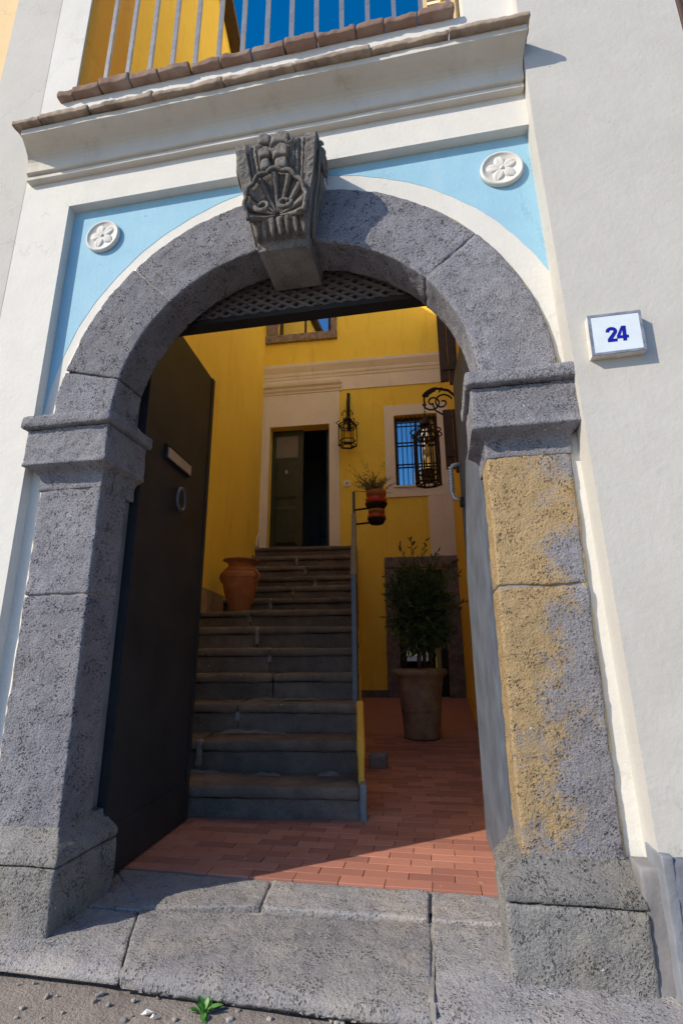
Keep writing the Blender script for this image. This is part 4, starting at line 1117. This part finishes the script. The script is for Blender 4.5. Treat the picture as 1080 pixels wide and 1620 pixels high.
# ------------------------------------------------------------------ lanterns
def spiral(c, R0, R1, a0, turns, n=40, plane='xz'):
    out = []
    for i in range(n+1):
        t = i/n; a = a0+turns*2*math.pi*t; R = R0+(R1-R0)*t
        out.append(Vector((c[0]+R*math.cos(a), c[1], c[2]+R*math.sin(a))))
    return out
def lantern(name, label, c, R, H, n, mat=M_iron, glow=True, hooks=True):
    T = thing(name, label, 'lantern', (c[0], c[1], c[2]))
    x, y, z = c
    def ringpts(r, zz, m=n): return [(x+r*math.cos(2*math.pi*k/m+.3), y+r*math.sin(2*math.pi*k/m+.3), zz) for k in range(m)]
    b = MB(); b.add(sweep(ringpts(R, z), .011, 6, True)); b.add(sweep(ringpts(R*.62, z-.012), .010, 6, True)); b.add(sweep(ringpts(R*.86, z+H*.16), .010, 6, True))
    for k in range(n):
        p = Vector(ringpts(R, z)[k]); q = Vector(ringpts(R*.62, z-.012)[k]); b.add(bar(p, q, .012, .012))
    b.build('bottom_ring', mat, T, True)
    b = MB(); b.add(sweep(ringpts(R*1.02, z+H*.70), .010, 6, True)); b.add(sweep(ringpts(R*1.02, z+H*.62), .009, 6, True)); b.build('top_ring', mat, T, True)
    up_ = None
    for k in range(n):
        p = ringpts(R, z)[k]; q = ringpts(R*1.02, z+H*.72)[k]
        m_ = sweep([p, tuple((Vector(p)*.5+Vector(q)*.5)), q], [.007, .009, .007], 6)
        MB().add(m_).build('upright', mat, T, True)
    # roof of the lantern
    b = MB()
    for k in range(n):
        b.add(sweep([ringpts(R*r, z+H*zz)[k] for r, zz in ((1.02, .70), (.80, .745), (.42, .80), (.22, .88), (.08, 1.0))], [.011, .010, .009, .008, .008], 5))
    b.add(sweep(ringpts(R*.42, z+H*.80), .008, 5, True)); b.build('roof', mat, T)
    b = MB(); v, f = lathe([(R*.06, H*1.02), (R*.30, H*.93), (R*.52, H*.865), (R*.50, H*.855), (R*.26, H*.91), (R*.05, H*.99)], (x, y, z), 12); b.add((v, f)); b.build('roof_cap', mat, T, True)
    if hooks:
        for k in range(n):
            a = 2*math.pi*k/n+.3; pts = []
            for i in range(9):
                t = i/8; rr = R*(1.02)+.035*math.sin(t*math.pi*1.2); pts.append((x+rr*math.cos(a), y+rr*math.sin(a), z+H*.70+.075*t))
            MB().add(sweep(pts, .007, 5)).build('finial_hook', mat, T, True)
    if glow:
        pr = [(.0, -.075), (.020, -.070), (.034, -.045), (.036, -.025), (.028, 0), (.016, .03), (.015, .06)]
        MB().add(lathe(pr, (x, y, z+H*.50), 16)).build('bulb', M_bulb, T, True)
        MB().add(lathe([(.018, .06), (.018, .13), (.006, .14)], (x, y, z+H*.50), 12)).build('lamp_holder', mat, T, True)
    return T
lp = bw(-.05, .22, 4.34)
L1 = lantern('wall_lantern', 'small black iron lantern on the wall right of the green door', lp, .155, .54, 6, glow=False)
b = MB(); b.add(sweep([bw(-.05, .03, 5.42), bw(-.05, .05, 5.1), bw(-.05, .02, 4.72)], .028, 8)); b.add(sweep([bw(-.05, .05, 5.25), bw(-.05, .13, 5.30), bw(-.05, .21, 5.18), bw(-.05, .22, 4.88)], .016, 8)); b.build('wall_arm', M_iron, L1, True)
b = MB()
for sx in (-1, 1):
    b.add(sweep([bw(-.05, .22, 4.95), bw(-.05+sx*.05, .22, 5.0), bw(-.05+sx*.10, .22, 4.93), bw(-.05+sx*.08, .22, 4.90)], .009, 6))
b.build('arm_curls', M_iron, L1, True)
lc = (.590, 3.0, 2.54)
L2 = lantern('hanging_lantern', 'large rusty iron cage lantern with a bulb hanging before the barred window', lc, .128, .73, 8, mat=M_rust)
b = MB()
for k in range(7): b.add(sweep([Vector((lc[0]+.010*math.cos(a), lc[1]+.002, 3.15+.032*k+.020*math.sin(a))) if k % 2 else Vector((lc[0], lc[1]+.010*math.cos(a), 3.15+.032*k+.020*math.sin(a))) for a in np.linspace(0, 2*math.pi, 11)[:-1]], .0035, 5, True))
b.build('chain', M_iron, L2, True)
# dense bars at the cage bottom
b = MB()
for k in range(16):
    a = 2*math.pi*k/16; p = (lc[0]+.125*math.cos(a), lc[1]+.125*math.sin(a), lc[2]); b.add(sweep([p, (p[0], p[1], lc[2]+.10)], .005, 5))
b.build('cage_bars', M_iron, L2)
BR = thing('lantern_bracket', 'scrolled wrought iron bracket on the right wall carrying the hanging lantern', 'bracket', (.93, 3.0, 3.4))
y = 3.0; b = MB()
arc = [Vector((.590+.0+.115-.115*math.cos(a), y, 3.455+.125*math.sin(a))) for a in np.linspace(-.5, math.pi*.52, 22)]
arc += [Vector((.76, y, 3.572)), Vector((.84, y, 3.545)), Vector((.90, y, 3.48)), Vector((.935, y, 3.40))]
b.add(sweep(arc, [.010]*8+[.014]*18, 7)); b.build('scroll_arm', M_iron, BR, True)
b = MB(); b.add(sweep(spiral((.672, y, 3.425), .098, .012, math.pi*1.02, 1.35), .009, 6)); b.build('scroll', M_iron, BR, True)
b = MB(); b.add(sweep(spiral((.775, y, 3.415), .012, .10, math.pi*.6, -1.25), .009, 6)); b.build('scroll', M_iron, BR, True)
b = MB(); b.add(sweep([(.775-.10, y, 3.40), (.70, y, 3.33), (.78, y, 3.27), (.93, y, 3.22)], .009, 6)); b.build('scroll_stay', M_iron, BR, True)
b = MB()
for k in range(7):
    t = k/6; p = arc[10+k*2] if 10+k*2 < len(arc) else arc[-1]
    vf = rough(rbox(-.034, .034, -.018, .018, -.012, .014, .01, None), [(.006, 40, 2)], k); an = -.3-.25*k
    b.add(([(p.x+a*math.cos(an)-c*math.sin(an), p.y+b_, p.z-.012+a*math.sin(an)*.6+c) for a, b_, c in vf[0]], vf[1]))
b.build('acanthus_leaf', M_iron, BR, True)
MB().add(box(.935, .954, 2.975, 3.025, 3.15, 3.62)).build('wall_plate', M_iron, BR)
MB().add(sweep([(.593, y, 3.46), (.590, y, 3.36)], .006, 6)).build('hook', M_iron, BR)

# ------------------------------------------------------------------ switch plate
o = MB().add(bb(-.15, -.04, 0, .02, 3.68, 3.78)); o = o.build('switch_plate', M_white2); tag(o, 'small white switch plate on yellow wall beside the green door', 'switch')
MB().add(bb(-.125, -.065, .0205, .027, 3.705, 3.755)).build('rocker', M_brass, o)
# candle stand inside the dark doorway
CS = thing('candle_stand', 'black iron candle stand standing inside the dark open doorway', 'candle stand', bw(-.70, -.75, 2.62))
b = MB(); b.add(sweep([bw(-.70, -.75, 2.60), bw(-.70, -.75, 3.42)], .022, 8)); b.build('post', M_iron, CS, True)
for zz, rr in ((3.05, .20), (3.30, .14)):
    b = MB(); pts = [bw(-.70+rr*math.cos(a), -.75, zz-.07*math.sin(a)) for a in np.linspace(0, math.pi, 12)]; b.add(sweep(pts, .012, 6)); b.build('arm', M_iron, CS, True)
    for sx in (-1, 1): MB().add(lathe([(.0, 0), (.032, .012), (.016, .02), (.014, .09), (.0, .095)], bw(-.70+sx*rr, -.75, zz), 10)).build('candle', M_iron, CS, True)

# ------------------------------------------------------------------ terracotta jar on the landing
jx, jy, jz = -1.585, 3.62, SZ[6]
JAR = thing('terracotta_jar', 'orange terracotta jar with two small handles standing on the stair landing', 'jar', (jx, jy, jz))
pr = [(.0, 0), (.105, 0), (.112, .012), (.128, .07), (.160, .18), (.188, .29), (.202, .37), (.203, .42), (.196, .46), (.170, .50), (.148, .522), (.142, .545), (.150, .565), (.185, .582), (.205, .592), (.206, .604), (.195, .606), (.16, .590), (.13, .560), (.12, .50), (.0, .45)]
MB().add(lathe(pr, (jx, jy, jz), 40)).build('jar_body', M_terra, JAR, True)
b = MB()
for zz in (.395, .475): b.add(sweep([(jx+(.204 if zz < .45 else .190)*math.cos(a), jy+(.204 if zz < .45 else .190)*math.sin(a), jz+zz) for a in np.linspace(0, 2*math.pi, 41)[:-1]], .005, 6, True))
b.build('band', M_terra, JAR, True)
for sx in (-1, 1):
    pts = [(jx+sx*(.190+.038*math.sin(t*math.pi)), jy-.03, jz+.345+.125*t) for t in np.linspace(0, 1, 9)]
    MB().add(sweep(pts, .017, 8)).build('handle', M_terra, JAR, True)

# ------------------------------------------------------------------ big planter with shrub
px_, py_ = .392, 3.50; pz_ = fz(3.5)
PT = thing('planter_pot', 'large weathered clay planter on the tiled floor before the stone door', 'pot', (px_, py_, pz_))
pr = [(.0, 0), (.165, 0), (.172, .01), (.176, .06), (.186, .20), (.204, .36), (.222, .50), (.232, .565), (.250, .572), (.268, .585), (.275, .610), (.270, .634), (.255, .640), (.238, .632), (.228, .60), (.225, .575), (.0, .575)]
vf = lathe(pr, (px_, py_, pz_), 44)
MB().add(vf).build('pot_body', M_pot, PT, True)
b = MB()
for zz, rr in ((.24, .193), (.255, .195)): b.add(sweep([(px_+rr*math.cos(a), py_+rr*math.sin(a), pz_+zz) for a in np.linspace(0, 2*math.pi, 41)[:-1]], .004, 5, True))
b.build('band', M_pot, PT, True)
MB().add(lathe([(.0, .585), (.12, .592), (.222, .582)], (px_, py_, pz_), 24)).build('soil', M_soil, PT, True)
SHR = thing('potted_shrub', 'bushy dark green bay shrub growing from the large clay planter', 'shrub', (px_, py_, pz_+.58))
def shrub():
    R = random.Random(21); b = MB(); base_ = Vector((px_, py_, pz_+.56)); cen = Vector((px_+.03, py_, pz_+1.22))
    b.add(sweep([base_, base_+Vector((.008, .0, .2)), base_+Vector((-.004, .01, .42)), cen+Vector((0, 0, .2))], [.020, .017, .015, .008], 7))
    b2 = MB(); lv = []; lf = []
    def leaf(p, d, L, wd):
        d = d.normalized(); s = d.cross(Vector((R.uniform(-1, 1), R.uniform(-1, 1), R.uniform(-1, 1))))
        if s.length < .01: return
        s.normalize(); nrm = d.cross(s); k = len(lv)
        lv.extend([p, p+d*L*.35+s*wd*.5-nrm*.003, p+d*L*.7+s*wd*.42, p+d*L, p+d*L*.7-s*wd*.42, p+d*L*.35-s*wd*.5-nrm*.003, p+d*L*.5+nrm*wd*.16])
        lf.extend([(k, k+1, k+6), (k+1, k+2, k+6), (k+2, k+3, k+6), (k+3, k+4, k+6), (k+4, k+5, k+6), (k+5, k, k+6)])
    tw = MB()
    for i in range(560):
        while True:
            q = Vector((R.uniform(-1, 1), R.uniform(-1, 1), R.uniform(-1, 1)))
            if .25 < q.length < 1: break
        up_ = q.z > 0
        tip = cen+Vector((q.x*.37, q.y*.34, q.z*(.54 if up_ else .46)))
        if R.random() < .12: tip += Vector((.10, 0, .12))
        start = cen+Vector((q.x*.06, q.y*.06, q.z*.22-.04))
        if not up_ and R.random() < .45: tip.z -= R.uniform(0, .10)
        dr = (tip-start); mid = start+dr*.55+Vector((R.uniform(-.02, .02), R.uniform(-.02, .02), .02))
        tw.add(sweep([start, mid, tip], [.0045, .003, .0012], 4))
        L_ = 13
        for k in range(L_):
            t = .35+.65*k/L_+R.uniform(-.03, .03); p = start.lerp(mid, t/.55) if t < .55 else mid.lerp(tip, (t-.55)/.45)
            dd = dr.normalized()*.7+Vector((R.uniform(-1, 1), R.uniform(-1, 1), R.uniform(-.6, 1)))
            leaf(p, dd, R.uniform(.045, .075), R.uniform(.014, .022))
        leaf(tip, dr, .06, .016)
    # a few long shoots that stick out at the top and right
    for (ex, ez, n_) in ((-.18, .70, 14), (-.06, .78, 14), (.10, .74, 14), (.22, .62, 14), (.40, .50, 22), (.44, .38, 18), (-.33, .36, 14), (.42, .05, 8)):
        st_ = cen+Vector((ex*.3, 0, ez*.4)); en_ = cen+Vector((ex, R.uniform(-.1, .1), ez)); tw.add(sweep([st_, st_.lerp(en_, .5)+Vector((0, 0, .03)), en_], [.005, .0035, .0015], 4))
        for k in range(n_):
            p = st_.lerp(en_, .35+.65*k/n_); leaf(p+Vector((R.uniform(-.02, .02), R.uniform(-.02, .02), 0)), (en_-st_).normalized()*.6+Vector((R.uniform(-1, 1), R.uniform(-1, 1), R.uniform(-.3, 1))), R.uniform(.05, .08), R.uniform(.015, .022))
    b.build('trunk', M_bark, SHR, True); tw.build('twigs', M_bark, SHR)
    mesh('foliage', lv, lf, M_leaf, SHR, kind='stuff')
shrub()
# dark stone block on the passage floor at the stair foot
vf = rough(rbox(.02, .155, 2.36, 2.50, fz(2.4)-.005, fz(2.4)+.10, .01, .02), [(.008, 14, 3)], 3)
o = mesh('stone_block', vf[0], vf[1], M_lava, None, True); tag(o, 'small dark stone block lying on the tiles beside the stairs', 'stone')

# ------------------------------------------------------------------ hanging flower pots by the railing post
hy = 3.95
def hpot(z, r, h, lab):
    x = -.045
    T = thing('hanging_pot', lab, 'flower pot', (x, hy, z), 'flower pots hung on the railing post')
    MB().add(lathe([(.0, 0), (r*.62, 0), (r*.70, h*.3), (r*.86, h*.68), (r*.88, h*.70), (r*1.0, h*.72), (r*1.02, h*.98), (r*.94, h*1.0), (r*.85, h*.9), (.0, h*.88)], (x, hy, z), 30)).build('pot_body', M_terra, T, True)
    MB().add(lathe([(r*.96, h*.16), (r*1.06, h*.17), (r*1.10, h*.50), (r*.98, h*.52)], (x, hy, z), 30)).build('red_band', M_red, T, True)
    MB().add(lathe([(.0, -.025), (r*.78, -.025), (r*1.12, .03), (r*1.14, .045), (r*1.05, .045), (.0, -.01)], (x, hy, z), 30)).build('saucer', M_iron, T, True)
    p0 = se(4.09, z+.02); MB().add(sweep([p0, (x-r*.9, hy+.02, z+.0)], .012, 6)).build('hanger_arm', M_iron, T)
hpot(2.60, .118, .20, 'upper terracotta pot with red band holding the grey green plant')
hpot(2.42, .098, .15, 'lower terracotta pot with red band under the planted one')
HP = thing('hanging_plant', 'wispy grey green plant with thin stems growing from the upper hanging pot', 'plant', (-.045, hy, 2.79))
def wisp():
    R = random.Random(4); st_ = MB(); lv = []; lf = []
    for i in range(110):
        a = R.uniform(0, 2*math.pi); r = R.uniform(0, .09); o = Vector((-.045+r*math.cos(a), hy+r*math.sin(a), 2.77))
        ln = R.uniform(.12, .30) if i > 6 else R.uniform(.34, .50)
        d = Vector((R.gauss(-.25, .55), R.gauss(0, .5), 1.0 if i > 30 else R.uniform(.2, .8))).normalized()
        if i == 0: d = Vector((-.35, 0, 1)).normalized(); ln = .62
        p1 = o+d*ln*.5; p2 = o+d*ln+Vector((d.x*.05, d.y*.05, -.02))
        st_.add(sweep([o, p1, p2], [.0026, .0022, .001], 4))
        for k in range(16):
            t = R.uniform(.25, 1); p = o.lerp(p1, t*2) if t < .5 else p1.lerp(p2, t*2-1)
            dd = (d+Vector((R.uniform(-1, 1), R.uniform(-1, 1), R.uniform(-.5, 1)))).normalized(); s = dd.cross(Vector((R.uniform(-1, 1), R.uniform(-1, 1), .3))).normalized()
            L_ = R.uniform(.018, .036); k0 = len(lv); lv.extend([p, p+dd*L_*.5+s*.004, p+dd*L_, p+dd*L_*.5-s*.004]); lf.append((k0, k0+1, k0+2, k0+3))
    st_.build('stems', M_grey_leaf, HP); mesh('foliage', lv, lf, M_grey_leaf, HP, kind='stuff')
wisp()

# ------------------------------------------------------------------ weed, pebbles and litter in the street
WD = thing('weed', 'small bright green weed sprouting at the edge of the doorstep', 'weed', (-.10, -.262, -.05))
def weed():
    R = random.Random(3); 
    for i in range(19):
        a = 2*math.pi*i/19*1.0+R.uniform(-.3, .3); el = R.uniform(.1, 1.25); L_ = R.uniform(.022, .052); wd = L_*R.uniform(.30, .44)
        d = Vector((math.cos(a)*math.cos(el), math.sin(a)*math.cos(el)*.8, math.sin(el))); s = d.cross(Vector((0, 0, 1))).normalized(); n = s.cross(d)
        o = Vector((-.105+.010*math.cos(a), -.262+.01*math.sin(a), -.060)); v = []; f = []
        for k in range(7):
            t = k/6; c = o+d*L_*t+Vector((0, 0, -.012*t*t)); w_ = wd*math.sin(math.pi*min(1, .06+t*.94))**.8*.5
            v += [c-s*w_+n*w_*.3, c, c+s*w_+n*w_*.3]
        for k in range(6): f += [(3*k, 3*k+1, 3*k+4, 3*k+3), (3*k+1, 3*k+2, 3*k+5, 3*k+4)]
        mesh('leaf', v, f, M_weed, WD, True)
weed()
LT = [(-.255, -.30, .015, 'white scrap of paper lying on the street near the weed'), (-.228, -.312, .009, 'tiny torn white paper scrap lying next to a bigger scrap')]
for x, y, s, lab in LT:
    v = [(x-s, y-s*.4, -.058), (x+s*.2, y-s*.7, -.052), (x+s, y+s*.5, -.057), (x-s*.3, y+s*.3, -.050)]; v += [(a, b_, c-.0015) for a, b_, c in v]
    o = mesh('paper_scrap', v, [(0, 1, 2, 3), (7, 6, 5, 4), (0, 4, 5, 1), (1, 5, 6, 2), (2, 6, 7, 3), (3, 7, 4, 0)], M_white2); tag(o, lab, 'litter')
def pebbles():
    b = MB(); R = random.Random(8)
    for i in range(150):
        x = R.uniform(-1.2, .9); y = R.uniform(-.62, -.22); s = R.uniform(.003, .010)*(1.6 if R.random() < .08 else 1)
        vf = rbox(-s, s, -s*.8, s*.8, -s*.6, s*.6, s*.5, None); a = R.uniform(0, 3)
        b.add(([(x+p[0]*math.cos(a)-p[1]*math.sin(a), y+p[0]*math.sin(a)+p[1]*math.cos(a), -.063+p[2]) for p in vf[0]], vf[1]))
    o = b.build('gravel', M_smear2, None, True); tag(o, 'loose grit and small pebbles scattered on the street', 'gravel', kind='stuff')
pebbles()
